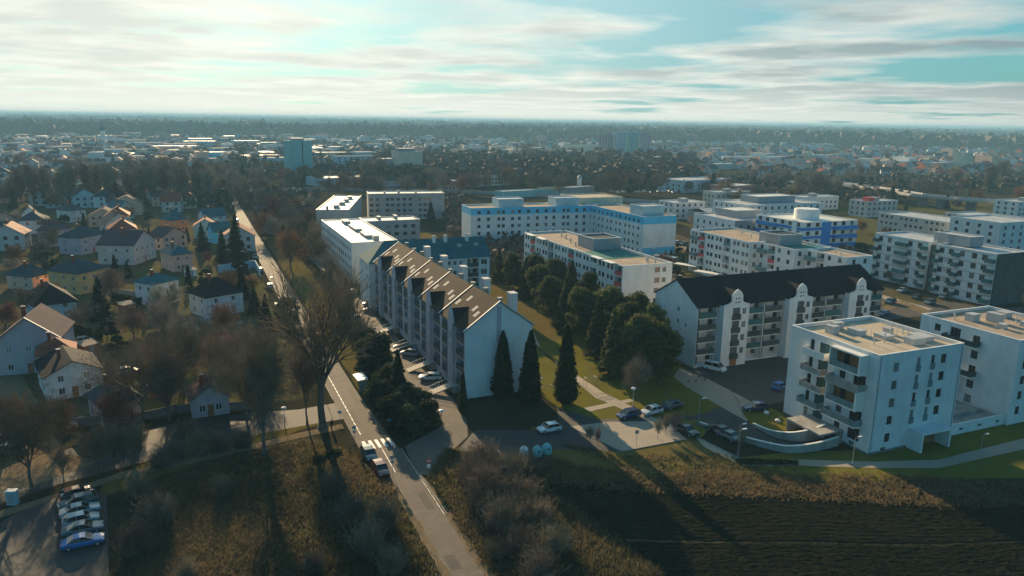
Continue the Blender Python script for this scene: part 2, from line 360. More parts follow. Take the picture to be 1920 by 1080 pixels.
for a, b in zip(lane[:-1], lane[1:]): mb.face([(a[1], a[0], .034), (a[2], a[0], .034), (b[2], b[0], .034), (b[1], b[0], .034)])
mb.face([(27.4, 96, .034), (30, 95, .034), (33, 100.5, .034), (27.5, 100.5, .034)])
o = mb.obj('access_lane', M['asphalt']); o['kind'] = 'structure'
sheet('yard', [(33, 99), (40.5, 108), (53.5, 103), (57.6, 112), (62, 104.4), (79, 100), (90.4, 103), (93, 107), (92, 121.3), (146, 121.3), (146, 108), (110, 100), (95, 99.5), (91.5, 97.5), (85, 95), (74, 100), (71.5, 92.3), (58.8, 92), (47, 98), (41, 96)], .020, 'asphalt_darker')
sheet('paving', [(55.6, 103.7), (58.7, 92.0), (71.0, 92.1), (72.6, 99.6), (63, 103.0)], .036, 'paving')
sheet('path', px((1300, 815), (1372, 852), (1400, 864), (1500, 862), (1640, 866), (1760, 862), (1960, 812), (1960, 834), (1760, 878), (1640, 878), (1500, 874), (1390, 874), (1320, 838)), .040, 'paving')
sheet('path', px((1018, 662), (1000, 622), (985, 628), (1060, 700), (1115, 745), (1240, 800), (1250, 795), (1130, 735)), .030, 'paving')
sheet('path', px((1095, 765), (1180, 748), (1190, 752), (1105, 772)), .031, 'paving')
sheet('path', px((1275, 690), (1330, 712), (1430, 765), (1400, 790), (1290, 728), (1262, 706)), .033, 'paving')
# grey ramp road curving down to the white block's garage
sheet('ramp_road', px((1300, 795), (1360, 780), (1400, 790), (1430, 812), (1480, 826), (1530, 818), (1575, 800), (1590, 815), (1545, 838), (1470, 842), (1400, 828), (1350, 815)), .043, 'asphalt_darker')
sheet('yard', [(98, 136), (204, 136), (204, 146), (115, 150)], .012, 'asphalt_dark')
sheet('path', px((1655, 575), (1690, 562), (1745, 583), (1735, 592), (1690, 574), (1662, 584)), .05, 'sand_track')
sheet('road', [(128, 100), (400, 118), (400, 124), (200, 134), (128, 108)], .02, 'asphalt_dark')
sheet('yard', px((-60, 700), (60, 860), (120, 850), (40, 700)), .02, 'sand_track')
# markings
mb = MB()
for k in range(5):                                  # zebra crossing
    x = 22.2+k*1.0; mb.face([(x, 107.0, .036), (x+.5, 107.0, .036), (x+.42, 110.2, .036), (x-.08, 110.2, .036)])
for y in range(113, 150, 2):
    mb.face([(22.55, y, .035), (22.67, y, .035), (22.65, y+1.6, .035), (22.53, y+1.6, .035)])
for y in range(84, 106, 2): mb.face([(27.3, y, .035), (27.38, y, .035), (27.38, y+1.7, .035), (27.3, y+1.7, .035)])
mb.face([(24.4, 98, .035), (24.5, 98, .035), (24.6, 106.5, .035), (24.5, 106.5, .035)])
o = mb.obj('road_markings', M['cream_trim']); o['kind'] = 'structure'
# kerbs
mb = MB()
def kerb(a, b, w=.15, h=.12):
    d = Vector((b[0]-a[0], b[1]-a[1], 0)).normalized(); nrm = Vector((-d.y, d.x, 0))*w
    A = Vector((*a, 0)); B = Vector((*b, 0)); q = [A, B, B+nrm, A+nrm]; up = Vector((0, 0, h))
    mb.face([p+up for p in q]); 
    for i in range(4): mb.face([q[i], q[(i+1) % 4], q[(i+1) % 4]+up, q[i]+up])
def kline(pts, **k):
    for a, b in zip(pts[:-1], pts[1:]): kerb(a, b, **k)
kline([(27.75, 84), (27.6, 96)]); kline([(26.1, 112), (26.0, 128), (25.9, 200), (25.9, 330)]); kline([(21.0, 330), (21.0, 200), (21.1, 130)])
kline([(36.9, 121), (36.3, 133), (36.8, 162), (37.8, 190)]); kline([(55.6, 103.8), (58.7, 91.9), (71.1, 92)]); kline(px((1300, 817), (1372, 853), (1400, 865), (1500, 863)))
kline([(92.2, 107), (90.4, 103), (85.2, 94.8)])
o = mb.obj('kerbs', M['kerb_stone']); o['kind'] = 'structure'
# ploughed field: real furrows and clods
nx, ny = 330, 230; xs = np.linspace(0, 1, nx); ys = np.linspace(0, 1, ny); U, Vv = np.meshgrid(xs, ys)
c00, c10, c11, c01 = (43.5, 86.5), (138, 50), (115, 25), (31, 55)
c10 = (150, 42)
top = lambda t: 1.6*np.sin(t*9)+.8*np.sin(t*23+1)
X = (1-Vv)*((1-U)*c00[0]+U*c10[0])+Vv*((1-U)*c01[0]+U*c11[0]); Y = (1-Vv)*((1-U)*c00[1]+U*c10[1])+Vv*((1-U)*c01[1]+U*c11[1])
Y = Y+(1-Vv)*top(U)*.4
rs = np.random.RandomState(3)
fur = np.sin(Vv*np.pi*2*34+np.sin(U*20)*.6+rs.rand(ny, 1)*.8)*.025*(.3+.7*rs.rand(ny, nx)**.5)*(.4+.6*(np.sin(Vv*17+U*3) > -.2))
Z = .05+fur+rs.normal(0, .05, U.shape)+.05*np.repeat(np.repeat(rs.rand(ny//2+1, nx//2+1), 2, 0), 2, 1)[:ny, :nx]+.10*(Vv > .43)*rs.rand(*U.shape)**3
Z -= .5*np.exp(-((Vv-.42-.03*np.sin(U*5))/.006)**2)*.5
edge = np.minimum.reduce([U, 1-U, Vv, 1-Vv]); Z = np.where(edge < .003, -.3, Z)
idx = np.arange(nx*ny).reshape(ny, nx)
F = np.stack([idx[:-1, :-1], idx[:-1, 1:], idx[1:, 1:], idx[1:, :-1]], -1).reshape(-1, 4)[:, ::-1]
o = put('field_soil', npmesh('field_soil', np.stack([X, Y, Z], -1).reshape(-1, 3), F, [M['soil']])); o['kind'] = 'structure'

# ------------------------------------------------------------------ building kit
_wc = {}
def win_mb(w, h, st):
    fr, gl = {'w': ('white_paint', 'glass'), 'd': ('dark_grey', 'glass'), 'r': ('red_paint', 'glass'), 'g': ('dark_grey', 'green_glass')}[st[0]]
    mb = MB(); t = .07
    mb.box(0, -.05, 0, w, 0, t, 0); mb.box(0, -.05, h-t, w, 0, h, 0); mb.box(0, -.05, t, t, 0, h-t, 0); mb.box(w-t, -.05, t, w, 0, h-t, 0)
    k = 1 if w < .95 else 2 if w < 2.0 else 3
    for i in range(1, k): c = w*i/k; mb.box(c-.04, -.045, t, c+.04, 0, h-t, 0)
    mb.face([(t, -.02, t), (w-t, -.02, t), (w-t, -.02, h-t), (t, -.02, h-t)], 1)
    return mb, [M[fr], M[gl]]
def win_mesh(w, h, st):
    key = (round(w, 2), round(h, 2), st[0])
    if key not in _wc: mb, ms = win_mb(*key[:2], st); _wc[key] = mb.mesh('window', ms)
    return _wc[key]
class Block:
    """one building volume in local coordinates, its long sides S (y=0), E, N, W (x=0)"""
    def __init__(s, root, w, d, wall, off=(0, 0), zoff=0.0):
        s.root = root; s.w = w; s.d = d; s.off = off; s.mb = MB(); s.wall = wall; s.cnt = getattr(root, '_c', None); s.zoff = zoff
        s.mats = [M[wall]]; s.extra = MB(); s.done = set()
    def fr(s, side):
        return {'S': ((0, 0), (1, 0), s.w), 'E': ((s.w, 0), (0, 1), s.d), 'N': ((s.w, s.d), (-1, 0), s.w), 'W': ((0, s.d), (0, -1), s.d)}[side]
    def P(s, side, u, q, z):
        (ox, oy), (ex, ey), _ = s.fr(side); return (ox+ex*u+ey*q+s.off[0], oy+ey*u-ex*q+s.off[1], z)
    def mi(s, name):
        m = M[name]
        if m not in s.mats: s.mats.append(m)
        return s.mats.index(m)
    def sbox(s, mb, side, u0, u1, q0, q1, z0, z1, mi=0):
        p = [s.P(side, u, q, 0) for u in (u0, u1) for q in (q0, q1)]
        mb.box(min(a[0] for a in p), min(a[1] for a in p), z0, max(a[0] for a in p), max(a[1] for a in p), z1, mi)
    def part(s, name, side, u0, u1, q0, q1, z0, z1, m):
        mb = MB(); s.sbox(mb, side, u0, u1, q0, q1, z0, z1); return mb.obj(name, M[m], s.root)
    def window(s, side, u, q, z, w, h, st='w', name='window'):
        (_, (ex, ey), _) = s.fr(side); rz = math.atan2(ey, ex); n = s.root.get('nwin', 0)
        p = s.P(side, u, q, z)
        if n < 96: put(name, win_mesh(w, h, st), s.root, p, rz); s.root['nwin'] = n+1
        else: REST.setdefault(s.root.name, []).append((p, rz, w, h, st))
    def face(s, side, z0, z1, holes=(), u0=0.0, u1=None, q=0.0, mi=0, st='w'):
        """wall with true openings; holes are (u, z, w, h, kind)"""
        L = s.fr(side)[2] if u1 is None else u1
        us = sorted({u0, L, *[h[0] for h in holes], *[h[0]+h[2] for h in holes]}); zs = sorted({z0, z1, *[h[1] for h in holes], *[h[1]+h[3] for h in holes]})
        us = [u for u in us if u0-1e-6 <= u <= L+1e-6]; zs = [z for z in zs if z0-1e-6 <= z <= z1+1e-6]
        P = lambda u, z, k=0.0: s.P(side, u, q-k, z)
        for a, b in zip(us[:-1], us[1:]):
            za = zs[0]; 
            for c, e in zip(zs[:-1], zs[1:]):
                cu, cz = (a+b)/2, (c+e)/2
                if any(h[0] < cu < h[0]+h[2] and h[1] < cz < h[1]+h[3] for h in holes): continue
                s.mb.face([P(a, c), P(b, c), P(b, e), P(a, e)], mi)
        for h in holes:
            u, z, w, hh, k = h[:5]; d = 1.25 if k[0] == 'L' else .16; a, b, c, e = u, u+w, z, z+hh
            s.mb.face([P(a, c), P(a, c, d), P(b, c, d), P(b, c)][::-1], mi); s.mb.face([P(a, e), P(b, e), P(b, e, d), P(a, e, d)][::-1], mi)
            s.mb.face([P(a, c), P(a, e), P(a, e, d), P(a, c, d)][::-1], mi); s.mb.face([P(b, c), P(b, c, d), P(b, e, d), P(b, e)][::-1], mi)
            if k[0] == 'L':
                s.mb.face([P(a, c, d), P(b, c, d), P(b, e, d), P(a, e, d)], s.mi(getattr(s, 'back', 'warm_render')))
                if w > 3: s.window(side, a+.25, q-d+.06, c+.05, .9, min(2.2, hh-.3), 'd', 'window'); s.window(side, b-1.35, q-d+.06, c+.75, 1.1, 1.4, 'd')
                else: s.window(side, a+w/2-.8, q-d+.06, c+.05, 1.6, min(2.2, hh-.3), 'd')
                pm = h[5] if len(h) > 5 else 'dark_panel'
                if pm: s.part('balcony_rail', side, a+.02, b-.02, q-.05, q+.06, c-.12, c+.98, pm)
            elif k[0] != 'o': s.window(side, a, q-d+.02, c, w, hh, k[1:] or st)
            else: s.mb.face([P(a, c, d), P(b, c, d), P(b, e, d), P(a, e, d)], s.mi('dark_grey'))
        s.done.add(side)
    def grid(s, side, cols, floors, w, h, z0, step, kind='v', skip=None):
        return [(u-w/2, z0+step*f, w, h, kind) for f in range(floors) for u in cols if not (skip and skip(u, f))]
    def flat(s, h, m='roof_tan', par=.45, trim='white_paint', dz=0.0):
        o = s.off; t = .25; x1, y1 = s.w+o[0], s.d+o[1]; zr = h-par
        s.mb.face([(x1-t, o[1]+t, zr), (x1-t, y1-t, zr), (o[0]+t, y1-t, zr), (o[0]+t, o[1]+t, zr)][::-1] if 0 else [(o[0]+t, o[1]+t, zr), (x1-t, o[1]+t, zr), (x1-t, y1-t, zr), (o[0]+t, y1-t, zr)], s.mi(m))
        for a, b in (((o[0]+t, o[1]+t), (x1-t, o[1]+t)), ((x1-t, o[1]+t), (x1-t, y1-t)), ((x1-t, y1-t), (o[0]+t, y1-t)), ((o[0]+t, y1-t), (o[0]+t, o[1]+t))):
            s.mb.face([(b[0], b[1], zr), (a[0], a[1], zr), (a[0], a[1], h), (b[0], b[1], h)])
        c = MB(); e = .03
        c.box(o[0]-e, o[1]-e, h, x1+e, o[1]+t+e, h+.07); c.box(o[0]-e, y1-t-e, h, x1+e, y1+e, h+.07)
        c.box(o[0]-e, o[1]+t+e, h, o[0]+t+e, y1-t-e, h+.07); c.box(x1-t-e, o[1]+t+e, h, x1+e, y1-t-e, h+.07)
        c.obj('parapet_cap', M[trim], s.root)
    def blank(s, z0, z1):
        for side in 'SENW':
            if side not in s.done: s.face(side, z0, z1)
    def close(s, name='wall'):
        return s.mb.obj(name, s.mats, s.root)
REST = {}
def flush_rest(root):
    L = REST.pop(root.name, None)
    if 'nwin' in root: del root['nwin']
    if not L: return
    mb = MB(); ms = []
    for p, rz, w, h, st in L:
        q, mm = win_mb(w, h, st); c, s_ = math.cos(rz), math.sin(rz); b = len(mb.v)
        for m in mm:
            if m not in ms: ms.append(m)
        mb.v += [(p[0]+c*x-s_*y, p[1]+s_*x+c*y, p[2]+z) for x, y, z in q.v]
        mb.f += [tuple(b+i for i in f) for f in q.f]; mb.m += [ms.index(mm[i]) for i in q.m]
    o = mb.obj('windows', ms, root); o['kind'] = 'stuff'
def roof_box(root, x, y, z, w, d, h, m='grey_render', name='roof_unit', cap=True):
    mb = MB(); mb.box(x, y, z, x+w, y+d, z+h, 0)
    ms = [M[m]]
    if cap: mb.box(x-.08, y-.08, z+h, x+w+.08, y+d+.08, z+h+.1, 1); ms.append(M['roof_metal'])
    return mb.obj(name, ms, root)
def vent(root, x, y, z, h=.9, r=.12):
    mb = MB(); mb.tube((x, y, z), (x, y, z+h), r, r, 8); mb.lathe([(r*1.9, h), (r*1.9, h+.08), (0.01, h+.2)], 8, 0, (x, y, z)); return mb.obj('roof_vent', M['roof_metal'], root)
def spread(a, b, n): return [a+(b-a)*(i+.5)/n for i in range(n)]
def gable_roof(root, w, d, z, rh, m, axis='y', oh=.4, name='roof', th=.16, off=(0, 0)):
    """two slopes; ridge along the axis"""
    mb = MB(); k = rh/((w if axis == 'y' else d)/2)
    def p(a, b, zz): return (a+off[0], b+off[1], zz)
    if axis == 'y':
        for s_ in (0, 1):
            e = -oh if s_ == 0 else w+oh; zl = z-oh*k
            q = [p(e, -oh, zl), p(w/2, -oh, z+rh), p(w/2, d+oh, z+rh), p(e, d+oh, zl)]
            if s_ == 0: q = q[::-1]
            mb.face([(a, b, c+th) for a, b, c in q][::-1 if s_ else 1]); mb.face([(a, b, c) for a, b, c in q])
            mb.face([q[0], q[3], (*q[3][:2], q[3][2]+th), (*q[0][:2], q[0][2]+th)])
            for i in ((0, 1), (2, 3)): a, b = q[i[0]], q[i[1]]; mb.face([a, b, (*b[:2], b[2]+th), (*a[:2], a[2]+th)])
    else:
        for s_ in (0, 1):
            e = -oh if s_ == 0 else d+oh; zl = z-oh*k
            q = [p(-oh, e, zl), p(w+oh, e, zl), p(w+oh, d/2, z+rh), p(-oh, d/2, z+rh)]
            mb.face([(a, b, c+th) for a, b, c in q]); mb.face([(a, b, c) for a, b, c in q][::-1])
            mb.face([q[0], q[1], (*q[1][:2], q[1][2]+th), (*q[0][:2], q[0][2]+th)])
            for i in ((1, 2), (3, 0)): a, b = q[i[0]], q[i[1]]; mb.face([a, b, (*b[:2], b[2]+th), (*a[:2], a[2]+th)])
    return mb.obj(name, M[m], root)
def hip_roof(root, w, d, z, rh, m, oh=.5, th=.14, off=(0, 0), name='roof'):
    mb = MB(); i = min(w, d)/2
    if w > d: r = [(i, d/2), (w-i, d/2)]
    else: r = [(w/2, i), (w/2, d-i)]
    e = [(-oh, -oh), (w+oh, -oh), (w+oh, d+oh), (-oh, d+oh)]
    E0 = [(x+off[0], y+off[1], z) for x, y in e]; E1 = [(x, y, zz+th) for x, y, zz in E0]; Rr = [(x+off[0], y+off[1], z+rh) for x, y in r]
    mb.face(E0[::-1])
    for k in range(4): mb.face([E0[k], E0[(k+1) % 4], E1[(k+1) % 4], E1[k]])
    if w > d: mb.face([E1[0], E1[1], Rr[1], Rr[0]]); mb.face([E1[1], E1[2], Rr[1]]); mb.face([E1[2], E1[3], Rr[0], Rr[1]]); mb.face([E1[3], E1[0], Rr[0]])
    else: mb.face([E1[0], E1[1], Rr[0]]); mb.face([E1[1], E1[2], Rr[1], Rr[0]]); mb.face([E1[2], E1[3], Rr[1]]); mb.face([E1[3], E1[0], Rr[0], Rr[1]])
    return mb.obj(name, M[m], root)
def chimney(root, x, y, z0, z1, s=.7, m='roof_red'):
    mb = MB(); mb.box(x-s/2, y-s/2, z0, x+s/2, y+s/2, z1, 0); mb.box(x-s/2-.07, y-s/2-.07, z1, x+s/2+.07, y+s/2+.07, z1+.12, 1)
    return mb.obj('chimney', [M[m], M['concrete']], root)
# ------------------------------------------------------------------ the gabled row with the brown roof (five stair sections)
def stair_tower(b, side, u0, u1, q, zs, zt, roofm, slope, zeave, baroque=False, name='stair_tower'):
    """projecting bay with its own pointed (or curved) gable cut into the main roof"""
    root = b.root; um = (u0+u1)/2; mb = MB(); P = lambda u, k, z: b.P(side, u, k, z)
    mb.face([P(u0, 0, 0), P(u0, q, 0), P(u0, q, zs), P(u0, 0, zs)]); mb.face([P(u1, q, 0), P(u1, 0, 0), P(u1, 0, zs), P(u1, q, zs)])
    zt2 = zt
    if baroque:
        w = u1-u0; oc = [(0, zs), (.06, zs+.15), (.2, zs+.35), (.28, zs+.8), (.29, zs+1.9), (.36, zs+2.7), (.5, zs+3.3), (.64, zs+2.7), (.71, zs+1.9), (.72, zs+.8), (.8, zs+.35), (.94, zs+.15), (1, zs)]
        fr = [(u0+w*a, z) for a, z in oc]; zt2 = zs+3.3
    else: fr = [(u0, zs), (u0+.25, zs+.9), (um-.35, zt-.15), (um, zt), (um+.35, zt-.15), (u1-.25, zs+.9), (u1, zs)]
    holes = []
    if baroque:
        w = u1-u0; b.window
        for f in range(4): holes.append((um-1.0, 1.9+2.85*f, 1.9, 2.2, 'o')); holes.append((um+1.55, 2.5+2.85*f, 1.0, 1.4, 'v'))
        for a in (-.55, .2):
            for c in (zs+.35, zs+1.15): holes.append((um+a, c, .35, .35, 'o'))
    else:
        for f in range(6): holes.append((um-.28, 1.4+2.1*f, .5, 1.5, 'o'))
    sv = b.mb; b.mb = mb; n0 = len(b.mats)
    hs = [h for h in holes if h[1]+h[3] <= zs]
    b.face(side, 0, zs, hs, u0, u1, q); b.mb = sv
    # gable plate, .3 thick
    A = [P(u, q, z) for u, z in fr]; B = [P(u, q-.3, z) for u, z in fr]
    mb.face(A); mb.face(B[::-1])
    for i in range(len(fr)): j = (i+1) % len(fr); mb.face([A[j], A[i], B[i], B[j]])
    for h in holes:
        if h[1] >= zs:
            pp = [P(h[0], q+.02, h[1]), P(h[0]+h[2], q+.02, h[1]), P(h[0]+h[2], q+.02, h[1]+h[3]), P(h[0], q+.02, h[1]+h[3])]
            mb.face(pp, b.mi('glass'))
    t = mb.obj(name, b.mats, root)
    # its roof
    rb = MB(); zr = zt2-.35; ze = zs-.1; k0 = -(ze-zeave)/slope; k1 = -(zr-zeave)/slope
    rb.face([P(u0-.1, q-.3, ze), P(um, q-.3, zr), P(um, k1, zr), P(u0-.1, k0, ze)]); rb.face([P(um, q-.3, zr), P(u1+.1, q-.3, ze), P(u1+.1, k0, ze), P(um, k1, zr)])
    rb.face([P(u0-.1, k0, ze), P(um, k1, zr), P(u1+.1, k0, ze), P(um, k0, ze-.6)])
    rb.obj('tower_roof', M[roofm], t)
    if baroque:
        for f in range(4): b.part('balcony_rail', side, um-1.1, um+1.0, q-.02, q+.35, 1.55+2.85*f, 2.65+2.85*f, 'dark_panel')
    else:
        for kq in (u0+.12, u1-.12): b.part('downpipe', side, kq-.06, kq+.06, q+.01, q+.13, .2, zs-.3, 'steel')
    return t
WA, DA, HA, SL = 13.3, 71.0, 13.0, 4.8/6.65
ra = thing('apartment_block', 'long white gabled apartment block with a brown roof split by white firewalls beside the lane', 'apartment block', (43.7, 121.9, 0))
b = Block(ra, WA, DA, 'lilac_render'); b.back = 'grey_render'; holes = []  # grey loggia backs put the shade of the recesses into colour
for k in range(5):
    s0 = DA-14.2*(k+1)
    for u in (s0+.7, s0+9.3):
        for f in range(4): holes.append((u, 1.7+2.85*f, 4.2, 2.45, 'L', 'dark_panel' if rnd.random() < .93 else 'grey_render'))
b.face('W', 0, HA, holes)  # lilac on a white block: grazing shade put into the wall colour
sh = [(6.3, 2.2, .55, 1.3, 'o'), (6.3, 5.4, .55, 1.3, 'o'), (6.3, 8.6, .55, 1.3, 'o')]
b.face('S', 0, HA, sh, mi=b.mi('white_render')); b.blank(0, HA)
for yy in (0, DA): b.mb.face([(0, yy, HA), (WA, yy, HA), (WA/2, yy, HA+4.8)], b.mi('white_render'))
b.part('painted_strip', 'S', 6.1, 7.05, 0, .03, 10.0, 17.0, 'lilac_render')
b.close()
for k in range(5):
    s0 = DA-14.2*(k+1); stair_tower(b, 'W', s0+5.5, s0+8.7, .45, 13.3, 15.9, 'roof_dark', SL, HA)  # tower slopes darker than the main roof: their shade put into colour
    roof_box(ra, 11.9, 14.2*k+7.0, 13.4, 1.4, 2.0, 3.9, 'white_render', 'stair_head')
gable_roof(ra, WA, DA, HA, 4.8, 'roof_brown', 'y', .35)
for k in range(6):
    yy = DA-.2 if k == 5 else (14.2*k-.35 if k == 0 else 14.2*k-.17); mb = MB()
    for sgn in (0, 1):
        e = -.45 if sgn == 0 else WA+.45; z0 = HA-.45*SL+.12
        a = [(e, yy, z0), (WA/2, yy, HA+4.8+.12), (WA/2, yy, HA+4.8+.30), (e, yy, z0+.2)]; c = [(x, yy+.24, z) for x, y, z in a]
        mb.face(a); mb.face(c[::-1])
        for i in range(4): mb.face([a[i], a[(i+1) % 4], c[(i+1) % 4], c[i]])
    mb.obj('firewall_cap', M['cream_trim'], ra)
for k in range(5):
    for yo in (1.6, 4.0, 9.4, 11.8):
        mb = MB(); xx = 2.4 if yo in (1.6, 11.8) else 3.0; y0 = 14.2*k+yo; z = HA+SL*xx+.2
        if 4 < yo < 10: xx = 3.9; z = HA+SL*xx+.2
        mb.face([(xx, y0, z), (xx, y0+1.0, z), (xx+1.1, y0+1.0, z+1.1*SL), (xx+1.1, y0, z+1.1*SL)], 1)
        for (aa, bb) in (((xx-.08, y0-.08), (xx+1.18, y0)), ((xx-.08, y0+1.0), (xx+1.18, y0+1.08))):
            mb.face([(aa[0], aa[1], z-.06), (aa[0], bb[1], z-.06), (bb[0], bb[1], z-.06+1.26*SL), (bb[0], aa[1], z-.06+1.26*SL)])
        mb.obj('skylight', [M['concrete'], M['skylight_pane']], ra)
    chimney(ra, WA/2+.5, 14.2*k+1.2, HA+4.2, HA+5.2, .8, 'roof_tan'); chimney(ra, WA/2+.6, 14.2*k+8.5, HA+4.2, HA+5.5, .8, 'roof_tan')
flush_rest(ra)
# white cross wing behind it with the dark hipped roof
rc = thing('apartment_block', 'white apartment block with a dark teal roof behind the far end of the brown roof', 'apartment block', (42.6, 194.5, 0))
b = Block(rc, 34.5, 12.6, 'white_render'); cols = []
hs = []
for f in range(4):
    for u in (17.5, 27.8): hs.append((u, 1.2+2.8*f, 3.4, 2.3, 'L', 'dark_panel'))
    for u in (21.9, 23.6, 25.3): hs.append((u, 1.9+2.8*f, 1.0, 1.2, 'v'))
    hs.append((31.9, 1.6+2.8*f, 1.8, 1.5, 'v')); hs.append((2.0, 1.9+2.8*f, 1.1, 1.3, 'v'))
b.face('S', 0, 12.4, hs); b.face('W', 0, 12.4, [(u, 1.9+2.8*f, 1.2, 1.3, 'v') for f in range(4) for u in (2.5, 8.5)]); b.blank(0, 12.4)
b.mb.face([(34.5, 0, 12.4), (34.5, 12.6, 12.4), (34.5, 6.3, 17.0)]); b.close()
mb = MB(); e = .4
mb.face([(-e, -e, 12.2), (34.9, -e, 12.2), (34.9, 6.3, 17.15), (5.6, 6.3, 17.15)]); mb.face([(34.9, 13, 12.2), (-e, 13, 12.2), (5.6, 6.3, 17.15), (34.9, 6.3, 17.15)]); mb.face([(-e, 13, 12.2), (-e, -e, 12.2), (5.6, 6.3, 17.15)])
mb.obj('roof', M['roof_teal'], rc)
for x in (19.6, 23, 29.5): chimney(rc, x, 5.2, 15.9, 18.0, .8, 'white_render')
for x in (26.0, 31.0): 
    mb = MB(); mb.box(x, 3.0, 14.9, x+1.2, 4.4, 15.6, 0); mb.obj('skylight', M['roof_metal'], rc)
flush_rest(rc)

# ------------------------------------------------------------------ the dark-roofed row on the right
WB, DB, HB, RH = 52.4, 15.4, 13.0, 4.4
rb_ = thing('apartment_block', 'white apartment block with a dark slate roof and three curved stair gables', 'apartment block', (94.4, 121.6, 0))
b = Block(rb_, WB, DB, 'white_render'); hs = []
for k in range(3):
    s0 = 17.47*k
    for u in (s0+.35, s0+12.5):
        for f in range(5):
            if f == 0: hs.append((u, .3, 4.6, 2.2, 'L', None))
            else: hs.append((u, .3+2.6*f, 4.6, 2.25, 'L', rnd.choice(['green_panel', 'dark_panel', 'dark_panel'])))
b.face('S', 0, HB, hs); b.face('W', 0, HB, [(8.4, 2.6+2.7*f, .75, 1.0, 'v') for f in range(4)]+[(11.2, 7.8, .75, 1.0, 'v')]); b.blank(0, HB)
for xx in (0, WB): b.mb.face([(xx, 0, HB), (xx, DB, HB), (xx, DB/2, HB+RH)])
b.close()
for k in range(3): stair_tower(b, 'S', 17.47*k+5.4, 17.47*k+12.0, 1.6, 13.3, 16.6, 'roof_dark', RH/(DB/2), HB, True)
gable_roof(rb_, WB, DB, HB, RH, 'roof_dark', 'x', .3)
chimney(rb_, .6, DB/2, HB+3.9, HB+5.2, .6, 'roof_brown')
for k in range(3):
    for x in (.2, 5.15, 12.25, 17.2): b.part('downpipe', 'S', 17.47*k+x-.05, 17.47*k+x+.05, .01, .12, .2, 12.8, 'dark_grey')
b.part('door', 'S', 7.9, 9.5, 1.6, 1.72, .1, 2.4, 'wood')
flush_rest(rb_)

# ------------------------------------------------------------------ white cube block at the right with the boxed balconies
r1 = thing('apartment_block', 'white cube apartment block with a gravel roof and boxed balconies above the curved ramp', 'apartment block', (94.0, 76.9, 0))
b = Block(r1, 18.6, 18.3, 'white_render'); H1 = 16.2; hs = []
for f in range(5):
    z = 1.6+2.9*f
    hs += [(3.2, z, 1.15, 1.45, 'vd'), (13.6, z+.2, 1.2, 1.5, 'vd')] if f or True else []
    if f: hs += [(8.2, z-.5, .75, 2.3, 'vd'), (11.4, z-.5, .75, 2.3, 'vd')]
b.face('S', 0, H1, [h for h in hs if not (h[0] > 13 and h[1] < 2.2)])
hw = []
for f in range(5):
    z = 1.3+2.9*f
    hw += [(4.6, z, .85, 2.2, 'vd'), (6.6, z+.1, 2.1, 2.1, 'vg'), (11.2, z+.5, 1.15, 1.3, 'vd')]
    if f in (2, 4): pass
    if f in (0, 1, 3): hw.append((14.0, z, 2.3, 2.1, 'vd'))
hw = [h for h in hw if not (h[0] == 11.2 and abs(h[1]-(1.8+2.9*2)) < .1) and not (h[0] == 11.2 and h[1] > 13)]
b.face('W', 0, H1, hw); b.blank(0, H1); b.flat(H1, 'roof_gravel', .55)
b.close()
def balcony(b, side, u0, u1, z, d, m, rail=1.05, plate='concrete'):
    mb = MB(); S = b.sbox
    S(mb, side, u0, u1, .0, d, z-.2, z, 0); S(mb, side, u0, u1, d-.07, d, z, z+rail, 1); S(mb, side, u0, u0+.07, 0, d-.07, z, z+rail, 1); S(mb, side, u1-.07, u1, 0, d-.07, z, z+rail, 1)
    return mb.obj('balcony', [M[plate], M[m]], b.root)
for f, (u0, u1, m) in enumerate([(0, 0, ''), (4.2, 8.6, 'frosted_glass'), (4.4, 9.0, 'concrete'), (4.3, 8.6, 'concrete'), (4.5, 9.1, 'cream_trim')]):
    if f: balcony(b, 'W', u0, u1, 1.25+2.9*f, 1.5, m, 1.0, 'cream_trim')
balcony(b, 'W', 9.9, 16.6, 4.15, 1.7, 'frosted_glass', 1.05, 'cream_trim'); balcony(b, 'W', 10.0, 16.6, 9.95, 1.7, 'concrete', 1.05, 'cream_trim')
for z in (6.9, 12.7):                                  # framed boxes with wood inside
    mb = MB(); S = b.sbox; u0, u1, d = 10.3, 16.4, 1.7
    S(mb, 'W', u0, u1, 0, d, z-.25, z, 0); S(mb, 'W', u0, u1, 0, d, z+2.75, z+3.0, 0); S(mb, 'W', u0, u0+.15, 0, d, z, z+2.75, 0); S(mb, 'W', u1-.35, u1, 0, d, z, z+2.75, 0)
    bx = mb.obj('balcony', [M['cream_trim']], r1)
    mb = MB(); S(mb, 'W', u0+.15, u1-.35, .01, .05, z, z+2.75, 0); S(mb, 'W', u0+1.6, u0+2.6, .05, .09, z, z+2.2, 1); S(mb, 'W', u1-1.8, u1-.5, .05, .09, z, z+2.2, 1); mb.obj('wood_lining', [M['wood'], M['glass']], bx)
    mb = MB(); S(mb, 'W', u0+.15, u1-.35, d-.1, d-.04, z, z+1.0, 0); mb.obj('glass_rail', M['frosted_glass'], bx)
for u in (8.2, 11.4):
    for f in range(1, 5): b.part('window_rail', 'S', u-.05, u+.8, .01, .2, 1.1+2.9*f, 2.1+2.9*f, 'frosted_glass')
mb = MB(); b.sbox(mb, 'S', 8.3, 15.0, 0, 2.6, 2.9, 3.3); b.sbox(mb, 'S', 8.3, 8.7, 0, 2.6, 0, 2.9); b.sbox(mb, 'S', 14.6, 15.0, 0, 2.6, 0, 2.9); po = mb.obj('entrance_porch', M['white_render'], r1)
b2 = MB(); b.sbox(b2, 'S', 8.7, 14.6, .01, .1, 0, 2.9); b2.obj('wood_wall', M['wood'], po); b.part('door', 'S', 10.0, 11.8, .1, .18, .05, 2.2, 'glass')
